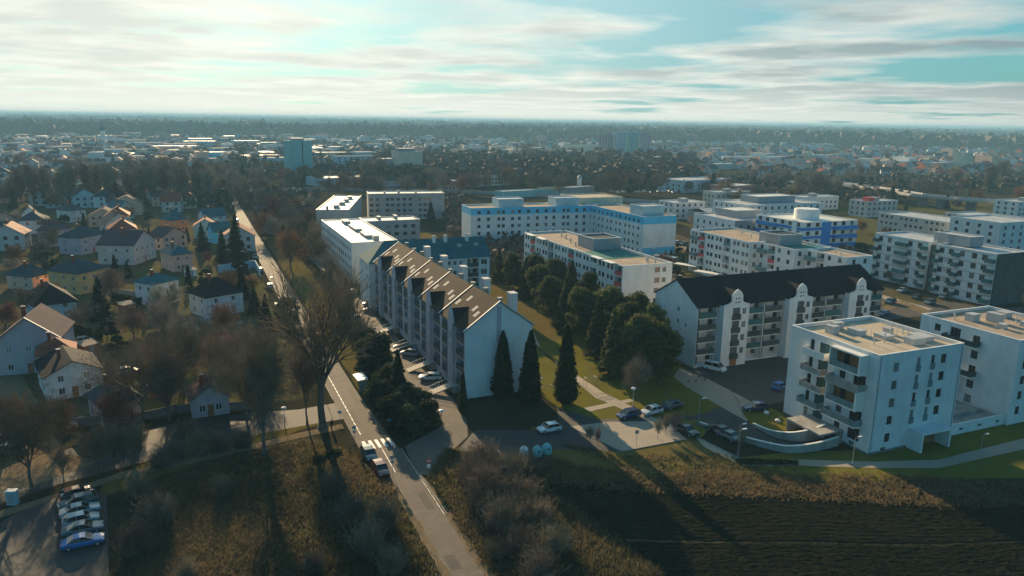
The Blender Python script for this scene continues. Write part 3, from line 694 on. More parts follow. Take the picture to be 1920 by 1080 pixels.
b.part('wall_vent', 'W', 14.6, 15.5, 0, .06, .5, 1.0, 'dark_grey'); b.part('wall_vent', 'S', 2.6, 3.6, 0, .06, .3, .8, 'dark_grey'); b.part('wall_vent', 'S', 15.8, 16.6, 0, .06, .3, .8, 'dark_grey')
for sd, L_ in (('S', 18.6), ('W', 18.3)): b.part('plinth', sd, 0, L_, 0, .04, 0, .35, 'concrete_dark')
for u in (.35, 18.2): b.part('downpipe', 'S', u-.05, u+.05, 0, .11, .35, 15.9, 'steel')
zr = H1-.55
for (x, y, w, d, h) in [(3.6, 12.6, 1.4, 1.8, 1.3), (6.2, 14.8, 2.2, 1.0, 1.1), (7.2, 10.4, 1.6, 2.6, .8), (9.5, 7.2, 2.2, 2.4, .5), (11.0, 3.2, 2.8, 1.8, 1.0), (14.3, 4.0, 2.6, 2.8, .7), (12.8, 9.5, 1.2, 1.2, .9)]:
    roof_box(r1, x, y, zr, w, d, h, 'warm_render')
for (x, y) in [(4.8, 14.4), (9, 13.4), (11.5, 8), (15.3, 8.7), (13.6, 6.4), (8.4, 6.5), (5.5, 6.0), (16.5, 12)]: vent(r1, x, y, zr, rnd.uniform(.7, 1.5), .09)
for x in (8.2, 14.2):
    mb = MB(); mb.tube((x, 9.0, zr), (x, 9.0, zr+2.0), .04, .03, 5); mb.obj('antenna', M['steel'], r1)
flush_rest(r1)

# second white block at the right edge
r2 = thing('apartment_block', 'white apartment block at the right edge with a tan roof, behind the low white wall', 'apartment block', (126.5, 76.8, 0))
b = Block(r2, 19.0, 18.8, 'white_render'); H2 = 15.2; hw = []
for f in range(5):
    z = 1.5+2.75*f
    hw += [(10.6, z, 1.3, 1.5, 'vd'), (6.2, z-.2, 2.0, 2.1, 'vd')] + ([(3.0, z+.4, 1.2, 1.3, 'vd')] if f == 4 else [])
b.face('W', 0, H2, hw); b.face('S', 0, H2, [(u, 1.7+2.75*f, 1.1, 1.5, 'vd') for f in range(5) for u in (1.6, 6.4, 11.5, 15.5)]); b.blank(0, H2); b.flat(H2, 'roof_tan', .5); b.close()
for f in range(1, 5): balcony(b, 'W', 5.6, 8.9 if f % 2 else 12.2, 1.15+2.75*f, 1.5, 'frosted_glass' if f % 2 else 'dark_panel', 1.0, 'cream_trim')
for (x, y, w, d, h) in [(5.5, 12.5, 2.0, 1.6, 1.3), (9, 10, 1.6, 2.4, 1.6), (11.5, 6.5, 2.5, 1.2, .8), (6, 7, 1.2, 1.2, .8), (14, 12, 2, 2, 1)]: roof_box(r2, x, y, H2-.5, w, d, h, 'warm_render')
for (x, y) in [(4, 15), (8, 14.5), (12.5, 9)]: vent(r2, x, y, H2-.5, 1.1)
flush_rest(r2)
# low garden wall, raised terrace and porch between the two white blocks
tw = thing('terrace', 'raised grey terrace behind the low white wall between the two white blocks', 'terrace', (112.75, 77.3, 0))
mb = MB(); mb.box(0, 0, 0, 13.6, .3, 1.9); mb.obj('retaining_wall', M['white_render'], tw); mb = MB(); mb.box(0, .3, 0, 13.6, 14, 1.3); mb.box(1, 3.2, 1.3, 12.5, 3.5, 1.9); mb.obj('terrace_floor', M['concrete'], tw)
for x in (2.4, 7, 11.5):
    mb = MB(); mb.box(x, -.05, .7, x+.8, 0, 1.1); mb.obj('wall_vent', M['dark_grey'], tw)
# curved retaining walls of the garage ramp
def curved_wall(name, label, pts, h, t=.3):
    o = thing(name, label, 'retaining wall', (pts[0][0], pts[0][1], 0)); mb = MB(); cp = MB(); q = [Vector((x-pts[0][0], y-pts[0][1], 0)) for x, y in pts]
    L = []
    for i, p in enumerate(q):
        d = (q[min(i+1, len(q)-1)]-q[max(i-1, 0)]).normalized(); n_ = Vector((-d.y, d.x, 0)); L.append((p, n_))
    for i in range(len(L)-1):
        (a, na), (c, nc) = L[i], L[i+1]; h0, h1 = h(i/(len(L)-1)), h((i+1)/(len(L)-1))
        up0, up1 = Vector((0, 0, h0)), Vector((0, 0, h1))
        mb.face([a, c, c+up1, a+up0]); mb.face([c+nc*t, a+na*t, a+na*t+up0, c+nc*t+up1]); e = Vector((0, 0, .07)); f = .06
        A0, A1, B0, B1 = a-na*f+up0, a+na*(t+f)+up0, c-nc*f+up1, c+nc*(t+f)+up1
        cp.face([A0+e, B0+e, B1+e, A1+e]); cp.face([A0, B0, B0+e, A0+e]); cp.face([B1, A1, A1+e, B1+e])
    mb.obj('wall', M['concrete'], o); cp.obj('coping', M['cream_trim'], o); return o
def arc(pp, n=20):
    q = px(*pp); out = []
    for i in range(len(q)-1):
        p0, p1, p2, p3 = q[max(i-1, 0)], q[i], q[i+1], q[min(i+2, len(q)-1)]
        for k in range(6):
            t = k/6; out.append(tuple(.5*((2*p1[j])+(-p0[j]+p2[j])*t+(2*p0[j]-5*p1[j]+4*p2[j]-p3[j])*t*t+(-p0[j]+3*p1[j]-3*p2[j]+p3[j])*t**3) for j in (0, 1)))
    return out+[q[-1]]
curved_wall('retaining_wall', 'curved grey wall with a white coping holding up the lawn beside the ramp', arc([(1410, 797), (1440, 815), (1475, 826), (1510, 828), (1545, 822)]), lambda t: .3+2.1*t)
curved_wall('retaining_wall', 'long curved grey wall with a white coping along the outer side of the ramp', arc([(1310, 797), (1360, 815), (1400, 830), (1440, 842), (1480, 850), (1530, 846), (1572, 836)]), lambda t: .5+1.0*t)
gc = thing('garage_entrance', 'grey concrete canopy of the garage entrance at the foot of the white cube block', 'garage entrance', (88.9, 81.8, 0))
mb = MB(); mb.box(0, 0, 1.9, 5.0, 7.4, 2.2); mb.obj('roof', M['concrete'], gc); mb = MB(); mb.box(4.5, .1, 0, 5.0, 7.3, 1.9); mb.box(.1, 7.0, 0, 4.5, 7.3, 1.9); mb.obj('wall', M['concrete'], gc)
mb = MB(); mb.box(4.3, 1.0, 0, 4.45, 5.8, 1.8); mb.obj('garage_door', M['dark_grey'], gc)

# ------------------------------------------------------------------ blocks with red loggias
def loggia_facade(b, side, H, n, floors=5, z0=.6, st=2.8, seed=0, red=.5):
    rr = random.Random(seed); L = b.fr(side)[2]; w = L/n; hs = []
    for k in range(n):
        u = w*k; kind = k % 3
        for f in range(floors):
            z = z0+st*f
            if kind == 1: hs.append((u+.5, z, w-1.0, 2.3, 'L', 'red_paint' if rr.random() < red else rr.choice(['grey_render', 'frosted_glass', 'white_render'])))
            else:
                hs.append((u+w*.2, z+.8, 1.2, 1.3, 'vd')); 
                if w > 4: hs.append((u+w*.62, z+.8, 1.2, 1.3, 'vd'))
    b.face(side, 0, H, hs)
rd = thing('apartment_block', 'white block with red loggias and a grey stair box on its roof, behind the pines', 'apartment block', (99.4, 159.2, 0))
b = Block(rd, 15.0, 61.0, 'white_render'); loggia_facade(b, 'W', 14.5, 14, seed=1, red=.6)
b.face('S', 0, 14.5, [(u, .9+2.75*f, 2.2, 1.3, 'v'+c) for u, c, f in ((2.8, 'r', 0), (2.8, 'r', 1))]+[(9.6, 1.2+2.75*f, 1.6, 1.4, 'vr') for f in range(5)]+[(12.0, 1.2+2.75*f, 1.1, 1.3, 'vd') for f in range(5)])
b.blank(0, 14.5); b.flat(14.5, 'roof_tan', .5); b.close()
b2 = Block(rd, 9.0, 9.5, 'grey_render', off=(5.5, 25.0)); [b2.face(sd, 13.5, 17.4) for sd in 'SENW']; b2.flat(17.4, 'roof_slate', .4); b2.close('stair_box')
mb = MB(); mb.box(.5, 12, 14.02, 14.3, 24.6, 14.1); mb.obj('green_roof', M['roof_green'], rd)
for y in (3.2, 9.6, 44, 52): b.part('balcony_canopy', 'W', 61-y-5, 61-y, -.2, 1.6, 14.6, 14.75, 'cream_trim')
for k in range(14):
    if k % 3 != 1 and k % 2 == 0: balcony(b, 'W', 61/14*k+.4, 61/14*k+3.6, 3.2+2.8*(k % 4), 1.3, 'frosted_glass', 1.0)
for (x, y) in [(10, 4), (11.2, 6.5), (12, 3.5), (6, 40), (8, 47), (9, 52), (4, 33)]: vent(rd, x, y, 14.0, 1.3, .2)
flush_rest(rd)
re_ = thing('apartment_block', 'long stepped white block with red and grey loggias behind the dark slate roof', 'apartment block', (157.4, 149.8, 0))
for i, (ox, oy, w, d) in enumerate([(8.0, 0, 9.8, 15.0), (3.6, 15.0, 14.2, 15.0), (0, 30.0, 17.6, 30.0)]):
    b = Block(re_, w, d, 'white_render', off=(ox, oy)); loggia_facade(b, 'W', 14.5, 4 if d < 20 else 7, seed=10+i, red=.45)
    b.face('S', 0, 14.5, [(u, 1.2+2.8*f, 1.2, 1.4, 'vd') for f in range(5) for u in ((2.2, 6.4) if i == 0 else (1.5,))]); b.blank(0, 14.5); b.flat(14.5, 'roof_tan', .5); b.close()
    for f in (1, 3): balcony(b, 'W', d*.05, d*.05+3.2, 3.2+2.8*f, 1.3, 'frosted_glass')
b2 = Block(re_, 9, 9, 'grey_render', off=(6, 24)); [b2.face(sd, 13.4, 17.3) for sd in 'SENW']; b2.flat(17.3, 'roof_slate', .4); b2.close('stair_box')
mb = MB(); mb.box(4.2, 16, 14.02, 17.2, 23.8, 14.1); mb.obj('green_roof', M['roof_green'], re_)
for (x, y) in [(11, 5), (13, 9), (9, 40), (12, 48), (6, 55), (14, 36)]: vent(re_, x, y, 14.0, 1.0, .15)
flush_rest(re_)

# ------------------------------------------------------------------ blocks with the turquoise top band
def banded(b, side, H, cols, floors, z0, st, w=1.3, h=1.4, band=2.9, bm='turquoise_paint', low=None):
    hs = b.grid(side, cols, floors, w, h, z0, st, 'vd')
    b.face(side, 0 if not low else low, H-band, [x for x in hs if x[1]+x[3] <= H-band+.01]); b.face(side, H-band, H, [x for x in hs if x[1] >= H-band-.01], mi=b.mi(bm))
    if low: b.face(side, 0, low, mi=b.mi('turquoise_paint'))
rf = thing('apartment_block', 'long white block with a turquoise top storey, left of the yellow flat roofed block', 'apartment block', (104.4, 284.5, 0), R(-4))
b = Block(rf, 57, 14, 'white_render'); banded(b, 'S', 15, [3.5, 7.5, 12, 14, 18, 21, 25, 29, 33, 36.5, 41, 43, 47, 50.5, 54], 5, .9, 2.9); banded(b, 'W', 15, [], 5, .9, 2.9); banded(b, 'E', 15, [], 5, .9, 2.9); banded(b, 'N', 15, [], 5, .9, 2.9)
b.flat(15, 'roof_tan', .5); b.close()
for x in (12.5, 38): q = Block(rf, 11, 9, 'pale_blue_render', off=(x, 2)); [q.face(sd, 14, 18.2) for sd in 'SENW']; q.flat(18.2, 'roof_metal', .3); q.close('roof_box')
flush_rest(rf)
rg = thing('apartment_block', 'white block with turquoise top and foot bands standing behind the red loggia block', 'apartment block', (157.9, 239.8, 0))
b = Block(rg, 15, 48, 'white_render'); banded(b, 'W', 15, [2.5, 5.5, 10, 14, 17, 21, 24, 28, 31, 35, 38, 41, 44.5], 5, .9, 2.9, 1.2, 1.3); banded(b, 'S', 15, [], 5, .9, 2.9, low=3.0); banded(b, 'E', 15, [], 5, .9, 2.9); banded(b, 'N', 15, [], 5, .9, 2.9)
b.flat(15, 'roof_tan', .5); b.close()
q = Block(rg, 10, 9, 'pale_blue_render', off=(2.5, 5)); [q.face(sd, 14, 18.4) for sd in 'SENW']; q.flat(18.4, 'roof_metal', .3); q.close('roof_box')
flush_rest(rg)
rh = thing('apartment_block', 'yellow flat roofed block between the two turquoise banded blocks', 'apartment block', (157.5, 290.5, 0))
b = Block(rh, 22, 19, 'cream_render'); b.face('W', 0, 17.2, b.grid('W', [3, 8, 12, 16], 5, 1.2, 1.3, 1.2, 3.1, 'vd')); b.face('S', 0, 17.2, b.grid('S', [3, 8, 13, 18], 5, 1.2, 1.3, 1.2, 3.1, 'vd')); b.blank(0, 17.2); b.flat(17.2, 'roof_gravel', .4, 'cream_render'); b.close(); flush_rest(rh)

# ------------------------------------------------------------------ panel blocks with sunlit white roofs
def panel(label, x, y, w, d, h, rz=0, cols=(), wcols=(), floors=4, wall='grey_render', boxes=(), z0=1.2, st=2.8):
    r = thing('panel_block', label, 'apartment block', (x, y, 0), R(rz), 'panel blocks with sunlit white roofs'); b = Block(r, w, d, wall)
    b.face('S', 0, h, b.grid('S', cols, floors, 1.7, 1.3, z0, st, 'vd')); b.face('W', 0, h, b.grid('W', wcols, floors, 1.7, 1.3, z0, st, 'vd')); b.blank(0, h); b.flat(h, 'roof_white', .3, 'roof_white'); b.close()
    for (bx, by, bw, bd, bh) in boxes: roof_box(r, bx, by, h-.3, bw, bd, bh, 'grey_render')
    flush_rest(r); return r
panel('pale panel block with white roof and bare gable end, just beyond the brown roof', 44.3, 226.4, 14.6, 56, 12.8, 0, (), spread(1, 55, 15), 4, 'white_render', [(7.6, 2.5, 1.6, 1.6, 1.6), (6.4, 9, 2.2, 9, .9), (6.2, 24, 2.2, 12, .9), (6, 42, 2.2, 6, 1.2)])
panel('short grey panel block with a white roof joined behind the pale one', 59.2, 275, 21, 11.5, 12.6, 0, spread(7, 20, 4), (), 4, 'grey_render', [(6, 5, 1.2, 3, 1.1), (12.6, 5, 1, 4, 1.3)])
panel('slanting grey panel block with a white roof and a row of dark roof boxes', 46.9, 311.4, 13.2, 60, 13.2, -17, (), (), 4, 'grey_render', [(3.6, 3, 1, 1, 1.4), (6, 8, 2, 5, 1.2), (7, 20, 2, 5, 1.2), (7.5, 32, 2, 5, 1.2), (8, 44, 2, 4, 1.2)])
panel('long grey panel block with a thin white roof at the back of the row', 82.0, 372.5, 38.5, 12.5, 13.2, -9, [1.5, 4.5, 9.5, 12, 15, 18, 21, 26, 28.5, 31], (), 4, 'grey_render', [(8, 4, 1, 1, 1), (15, 4, 1.2, 1.2, 1.3), (24, 5, 1, 1, 1)])

# ------------------------------------------------------------------ right-hand group
rg2 = thing('apartment_block', 'blue and white striped block with a round white box on its roof', 'apartment block', (203.5, 205.4, 0))
b = Block(rg2, 26.5, 25, 'white_render')
for side, L in (('S', 26.5), ('W', 25)):
    for f in range(5): hs = [(u-.9, 3.1*f+1.35, 1.8, 1.5, 'vd') for u in spread(.5, L-.5, 6)]; b.face(side, 3.1*f+1.1, 3.1*f+3.1, hs); b.face(side, 3.1*f, 3.1*f+1.1, mi=b.mi('deep_blue'))
    b.done.add(side)
b.blank(0, 15.5); b.flat(15.5, 'roof_white', .4); b.close()
for f in range(1, 5): balcony(b, 'S', 14.5, 25.5, 3.1*f, 1.6, 'deep_blue', 1.1); balcony(b, 'W', 2, 12, 3.1*f, 1.4, 'deep_blue', 1.1)
b.part('painted_panel', 'S', 9.0, 13.5, 0, .12, .2, 15.3, 'deep_blue'); b.part('painted_panel', 'W', 20, 22.2, 0, .5, .2, 15.9, 'white_paint')
mb = MB(); mb.lathe([(4.6, 15.1), (4.6, 18.6), (4.3, 18.9), (.01, 19.0)], 24, 0, (13, 12, 0)); mb.obj('roof_drum', M['white_render'], rg2)
flush_rest(rg2)
for (lab, x, y, w, d, h, wall) in [('grey and white block with tall dark end panels left of the blue striped one', 194.4, 231.6, 26, 26, 13.2, 'grey_render'), ('white terraced block with rows of dark balconies behind the blue striped one', 226, 262, 44, 24, 15.0, 'white_render')]:
    r = thing('apartment_block', lab, 'apartment block', (x, y, 0)); b = Block(r, w, d, wall)
    for sd, L in (('S', w), ('W', d)):
        b.face(sd, 0, h, [(u-.6, 1.2+2.85*f, 1.2, 1.5, 'vd') for u in spread(1, L-1, int(L/4)) for f in range(int(h/2.9))], mi=b.mi('white_render') if sd == 'W' and wall == 'grey_render' else 0)
    b.blank(0, h); b.flat(h, 'roof_metal', .4); b.close()
    for f in range(1, 4): balcony(b, 'S', w*.35, w*.9, .9+2.85*f, 1.4, 'dark_panel')
    q = Block(r, w*.5, d*.5, 'grey_render', off=(w*.3, d*.35)); [q.face(sd, h-.5, h+2.6) for sd in 'SENW']; q.flat(h+2.6, 'roof_white', .2); q.close('penthouse'); flush_rest(r)
rhh = thing('apartment_block', 'grey white block with rounded bays, dark balconies and three shining windows', 'apartment block', (208.6, 136.9, 0))
for i, (oy, d) in enumerate([(0, 19.0), (22.5, 20.0)]):
    b = Block(rhh, 14, d, 'grey_render' if i == 0 else 'white_render', off=(0 if i == 0 else 1.2, oy)); b.mats[0] = M['white_render']; hs = []
    for f in range(5):
        for u in (spread(.5, 7.5, 2)+[d-6.5, d-3.0] if i else [2.0, 5.0, 8.6, 12.4, 15.5]): hs.append((u-.8, 1.0+2.95*f, 1.6, 1.6, 'vd'))
    b.face('W', 0, 15.2, hs); b.face('S', 0, 15.2, mi=b.mi('green_glass') if i == 0 else 0); b.blank(0, 15.2); b.flat(15.2, 'roof_metal', .4); b.close()
    for f in range(0, 5):
        b.part('string_course', 'W', .3, d-.3, 0, .14, 2.75+2.95*f, 2.9+2.95*f, 'grey_render')
        for (u0, u1) in ([(6.0, 8.0), (0, 1.2), (16.3, 18.8)] if i == 0 else [(8.8, 13.0), (.2, 1.9), (18.0, 19.8)]):
            balcony(b, 'W', max(0, u0), u1, .8+2.95*f, 1.3, 'green_panel', 1.1)
b = Block(rhh, 12, 3.5, 'dark_grey', off=(2.2, 19)); b.face('W', 0, 14.4, [(.4, .6+2.9*f, 2.6, 1.9, 'vg') for f in range(5)]); b.close('stair_core')
b = Block(rhh, 14, 19, 'white_render')
for f in range(3): b.part('window', 'W', 3.2, 4.6, .02, .1, 4.3+2.95*f, 5.6+2.95*f, 'roof_metal')  # pale matte panes: the shine of these windows put into their colour
gp = MB()
for f in range(5): gp.box(0, -.5, .3+2.95*f, 13.8, -.42, 1.6+2.95*f)
gp.obj('glass_balconies', M['green_glass'], rhh)
q = Block(rhh, 6, 12, 'grey_render', off=(5, 12)); [q.face(sd, 15, 18) for sd in 'SENW']; q.flat(18, 'roof_metal', .2); q.close('roof_box'); flush_rest(rhh)
for (lab, x, y, w, d, h, n) in [('long low white block with small windows, front one of the pair by the meadow', 306, 211.5, 20, 50, 9.2, 18), ('long low white block with small windows, rear one of the pair by the meadow', 340, 206, 20, 46, 9.2, 16)]:
    r = thing('apartment_block', lab, 'apartment block', (x, y, 0), 0, 'low white blocks by the meadow'); b = Block(r, w, d, 'warm_render')
    b.face('W', 0, h, [(u-.7, 1.4+2.9*f, 1.4, 1.3, 'vd') for i, u in enumerate(spread(1, d-1, n)) for f in range(3) if (i+f) % 5]); b.face('S', 0, h, [(u-.6, 1.4+2.9*f, 1.2, 1.3, 'vd') for u in (4, 9, 15) for f in range(3)]); b.blank(0, h); b.flat(h, 'roof_metal', .4); b.close(); flush_rest(r)
r = thing('apartment_block', 'white block with dark round cornered windows at the right edge below the viaduct', 'apartment block', (*at(1868, 478), 0)); b = Block(r, 24, 22, 'white_render')
b.face('W', 0, 13, [(u-.7, 1.4+2.9*f, 1.5, 1.5, 'vd') for u in (3, 8, 13, 18) for f in range(4)]); b.face('S', 0, 13, [(u-.7, 1.4+2.9*f, 1.5, 1.5, 'vd') for u in (3, 8, 13, 18) for f in range(4)]); b.blank(0, 13); b.flat(13, 'roof_metal', .4); b.close(); flush_rest(r)
r = thing('hall', 'grey hall with a salmon lower wall at the end of the turquoise banded blocks', 'hall', (236, 300, 0)); mb = MB(); mb.box(0, 0, 0, 26, 18, 3.2, 1); mb.box(0, 0, 3.2, 26, 18, 6.4, 0); mb.obj('wall', [M['grey_render'], M['salmon']], r); gable_roof(r, 26, 18, 6.4, 1.6, 'roof_metal', 'x', .3)
ORDN = ['first', 'second', 'third', 'fourth', 'fifth']
# ------------------------------------------------------------------ family houses
def house(C, Rr, L, ev, kind, rh, wall, roofm, label, name='family_house', floors=2, group=None, ch=1, axis=None, win=True, trim=None, extra=None, dmax=None):
    """C nearest eave corner, Rr its right neighbour, L its left neighbour, all seen at eave height ev"""
    c = Vector(at(*C, ev)); r = Vector(at(*Rr, ev)); l = Vector(at(*L, ev)); ex = r-c; w = ex.length; ex.normalize(); ey = Vector((-ex.y, ex.x)); d = max(6.0, min((l-c).dot(ey), dmax or 14)); w = max(6.0, min(w, 15))
    ro = thing(name, label, 'house', (c.x, c.y, 0), math.atan2(ex.y, ex.x), group); b = Block(ro, w, d, wall); st = ev/floors
    f_ = lambda side, L_: b.face(side, 0, ev, [(u-.5, .9+st*f, 1.0, 1.2, 'v') for u in spread(.4, L_-.4, max(2, int(L_/3.4))) for f in range(floors)] if win else [])
    f_('S', w); f_('W', d); f_('E', d); b.blank(0, ev)
    ax = axis or ('x' if w > d else 'y')
    if kind == 'gable':
        if ax == 'y': [b.mb.face([(0, yy, ev), (w, yy, ev), (w/2, yy, ev+rh)]) for yy in (0, d)]
        else: [b.mb.face([(xx, 0, ev), (xx, d, ev), (xx, d/2, ev+rh)]) for xx in (0, w)]
    b.close()
    rf_ = gable_roof(ro, w, d, ev, rh, roofm, ax, .45) if kind == 'gable' else hip_roof(ro, w, d, ev, rh, roofm) if kind == 'hip' else None
    if kind == 'flat': roof_box(ro, -.2, -.2, ev, w+.4, d+.4, .3, roofm, 'roof', False)
    for k in range(ch): 
        chimney(ro, w*(.35+.3*k), d*.5, ev+rh*.5, ev+rh+1.0, .6)
    if trim:
        mb = MB(); z = ev+rh+.2
        if kind == 'gable' and ax == 'y':
            for yy in (-.5,): 
                a = [(w/2, yy, z), (w+.5, yy, ev-.1), (w+.5, yy+.35, ev-.1), (w/2, yy+.35, z)]; mb.face([(x, y, q+.08) for x, y, q in a]); mb.face(a); mb.face([a[0], a[1], (*a[1][:2], a[1][2]+.08), (*a[0][:2], a[0][2]+.08)])
        mb.obj('sunlit_verge', M['cream_trim'], ro)  # pale strip on one slope: sunlight on the verge put into colour
    if extra: extra(ro, b, w, d, ev)
    if win:
        mb = MB(); mb.box(w*.5-.5, -.05, .05, w*.5+.5, 0, 2.1); mb.obj('door', M['wood'], ro)
    q_ = ro.rotation_euler.z; HC.append((c.x+math.cos(q_)*w/2-math.sin(q_)*d/2, c.y+math.sin(q_)*w/2+math.cos(q_)*d/2)); flush_rest(ro); return ro
HC = []
house((146, 514), (204, 502), (102, 505), 6.0, 'hip', 3.2, 'yellow_render', 'roof_slate', 'yellow house with a slate blue hipped roof beside the tall dark conifer')
house((287, 534), (334, 524), (253, 528), 6.0, 'hip', 2.2, 'white_render', 'roof_teal', 'white house with a low turquoise roof right of the yellow house')
house((386, 559), (455, 547), (345, 550), 5.4, 'hip', 4.0, 'white_render', 'roof_dark', 'white house with a dark steep hipped roof near the street')
house((150, 447), (197, 438), (107, 445), 6.2, 'hip', 3.4, 'lilac_render', 'roof_slate', 'lilac grey house with a slate pyramid roof above the yellow house')
def sky_l(ro, b, w, d, ev):
    for k in range(4):
        mb = MB(); mb.box(w*.25+k*1.5, d*.12, ev+1.3, w*.25+k*1.5+.7, d*.12+.8, ev+1.6); mb.obj('skylight', M['roof_metal'], ro)
house((250, 460), (291, 447), (205, 452), 6.8, 'gable', 4.0, 'warm_render', 'roof_mauve', 'big pale house with a dark mauve gabled roof and small skylights', axis='y', extra=sky_l)
house((323, 479), (360, 475), (287, 472), 5.6, 'hip', 2.6, 'peach_render', 'roof_teal', 'peach coloured house with a turquoise roof and brown windows')
house((94, 434), (132, 428), (45, 436), 6.0, 'hip', 3.4, 'lilac_render', 'roof_mauve', 'white and lilac house with a wide mauve hipped roof')
house((40, 403), (66, 402), (18, 402), 6.0, 'gable', 3.6, 'pale_blue_render', 'roof_slate', 'pale blue house with a dark gabled roof at the left edge')
house((22, 432), (42, 428), (-12, 432), 5.0, 'gable', 3.0, 'peach_render', 'roof_slate', 'pale peach house cut by the left edge of the photo')
house((318, 414), (352, 411), (286, 412), 5.4, 'hip', 4.4, 'orange_render', 'roof_teal', 'orange house with a steep dark teal roof')
house((400, 434), (434, 431), (392, 432), 5.0, 'gable', 3.2, 'turquoise_paint', 'roof_teal', 'bright turquoise house left of the dark conifers by the street')
house((384, 406), (424, 403), (366, 403), 5.2, 'gable', 3.0, 'pale_blue_render', 'roof_teal', 'pale blue grey house with a light teal roof near the street')
house((64, 575), (143, 565), (10, 555), 4.2, 'hip', 4.2, 'pale_blue_render', 'roof_dark', 'pale blue house under a big black hipped roof with a white chimney')
house((-10, 640), (110, 632), (-60, 610), 7.0, 'gable', 4.2, 'lilac_render', 'roof_mauve', 'tall lilac white house with a sunlit verge at the left edge', axis='y', trim=True, dmax=12)
house((83, 708), (190, 690), (38, 668), 4.6, 'gable', 2.2, 'white_render', 'roof_dark', 'white gabled house with one small window, in front of the tall lilac house', axis='y', dmax=11)
house((70, 668), (120, 662), (46, 655), 5.4, 'hip', 2.6, 'peach_render', 'roof_red', 'low house with a dark red hipped roof behind the white gabled house', dmax=7)
house((190, 762), (254, 747), (122, 750), 3.6, 'hip', 3.0, 'grey_render', 'roof_slate', 'grey bungalow with a slate blue hipped roof, lowest of the houses')
house((358, 752), (386, 748), (318, 748), 3.2, 'gable', 2.4, 'lilac_render', 'roof_mauve', 'small lilac garden house with a pale roof among bare trees', axis='y', floors=1)
house((330, 632), (352, 626), (300, 630), 3.0, 'gable', 1.6, 'warm_render', 'roof_tan', 'low garden shed with a long pale roof edge', axis='x', floors=1, name='garden_shed')
house((60, 520), (96, 512), (30, 512), 4.0, 'hip', 3.0, 'peach_render', 'roof_slate', 'low peach house with a dark roof left of the yellow house')
house((222, 392), (250, 389), (196, 390), 5.4, 'gable', 3.6, 'sea_green', 'roof_teal', 'sea green house with a steep roof beyond the mauve roofs')
house((130, 396), (160, 393), (98, 394), 5.4, 'hip', 3.0, 'pale_blue_render', 'roof_slate', 'pale house with two white dormers in the upper left rows')
# generic houses, shared by seven prototypes, scattered street by street
PW = [('warm_render', 'roof_red', 'gable'), ('white_render', 'roof_slate', 'hip'), ('peach_render', 'roof_mauve', 'gable'), ('pale_blue_render', 'roof_slate', 'gable'), ('cream_render', 'roof_red', 'hip'), ('grey_render', 'roof_mauve', 'hip'), ('warm_render', 'roof_slate', 'gable')]
protos = []
for i, (wl, rf_, kd) in enumerate(PW):
    mb = MB(); w, d, ev, rh = 10+i % 3, 8.5+i % 2, 5.4, 3.2
    mb.box(0, 0, 0, w, d, ev, 0)
    for u in (1.5, 4.3, w-2.6):
        for z in (1.0, 3.6): mb.box(u, -.04, z, u+1.1, 0, z+1.2, 1)
    for u in (1.6, 5.4):
        for z in (1.0, 3.6): mb.box(-.04, u, z, 0, u+1.1, z+1.2, 1); mb.box(w, u, z, w+.04, u+1.1, z+1.2, 1)
    e = .4
    if kd == 'gable':
        for y in (0, d): mb.face([(0, y, ev), (w, y, ev), (w/2, y, ev+rh)])
        for s0 in (0, 1):
            xe = -e if s0 == 0 else w+e; mb.face([(xe, -e, ev-.25), (w/2, -e, ev+rh), (w/2, d+e, ev+rh), (xe, d+e, ev-.25)], 2)
            mb.face([(xe, -e, ev-.1), (w/2, -e, ev+rh+.15), (w/2, d+e, ev+rh+.15), (xe, d+e, ev-.1)], 2)
    else:
        E_ = [(-e, -e, ev), (w+e, -e, ev), (w+e, d+e, ev), (-e, d+e, ev)]; a, c = (d/2, d/2, ev+rh), (w-d/2, d/2, ev+rh)
        mb.face([E_[0], E_[1], c, a], 2); mb.face([E_[1], E_[2], c], 2); mb.face([E_[2], E_[3], a, c], 2); mb.face([E_[3], E_[0], a], 2)
    mb.box(w/2-.3, d/2-.9, ev+rh-1, w/2+.3, d/2-.3, ev+rh+.9, 3)
    protos.append(mb.mesh('small_house', [M[wl], M['glass'], M[rf_], M['roof_red']]))
def ztown(n, x0, x1, y0, y1, labels, group, seed, mn=9.0, sc=(1, 1)):
    rr = random.Random(seed); out = []; tries = 0
    while len(out) < n and tries < 9000:
        tries += 1; px_, py_ = rr.uniform(x0, x1), y0+(y1-y0)*rr.random()**.8; X, Y = at(px_, py_)
        if any((X-a)**2+(Y-b)**2 < (mn+abs(Y)*.012)**2 for a, b in ALLH) or 12 < X < 34 and Y < 1000: continue
        ALLH.append((X, Y)); out.append((X, Y)); k = rr.randrange(7)
        o = put('small_house', protos[k], None, (X, Y, 0), R(rr.choice([0, 90, 180, 45, 20])+rr.uniform(-6, 6)), (rr.uniform(*sc)*rr.uniform(.9, 1.2),)*3)
        tag(o, labels[k], 'house', group)
    return out
ALLH = HC+[tuple(o.location[:2]) for o in COL.objects if o.type == 'EMPTY' and o.get('category')]
_roofw = ['dark red gabled', 'slate hipped', 'mauve gabled', 'blue grey gabled', 'red hipped', 'mauve hipped', 'slate gabled']
lb = lambda where: [f'small house with {q} roof {where}' for q in _roofw]
ztown(12, -20, 440, 425, 475, lb('in the nearer left gardens'), 'houses among the nearer gardens on the left', 2, 15.5)
ztown(44, -20, 400, 318, 400, lb('left of the far street'), 'houses in the gardens left of the street', 3)
ztown(56, -20, 420, 262, 318, lb('beyond the left poplars'), 'houses beyond the poplars on the left', 4)
ztown(66, 430, 1240, 258, 312, lb('in the central far town'), 'houses in the middle of the far town', 5, 14)
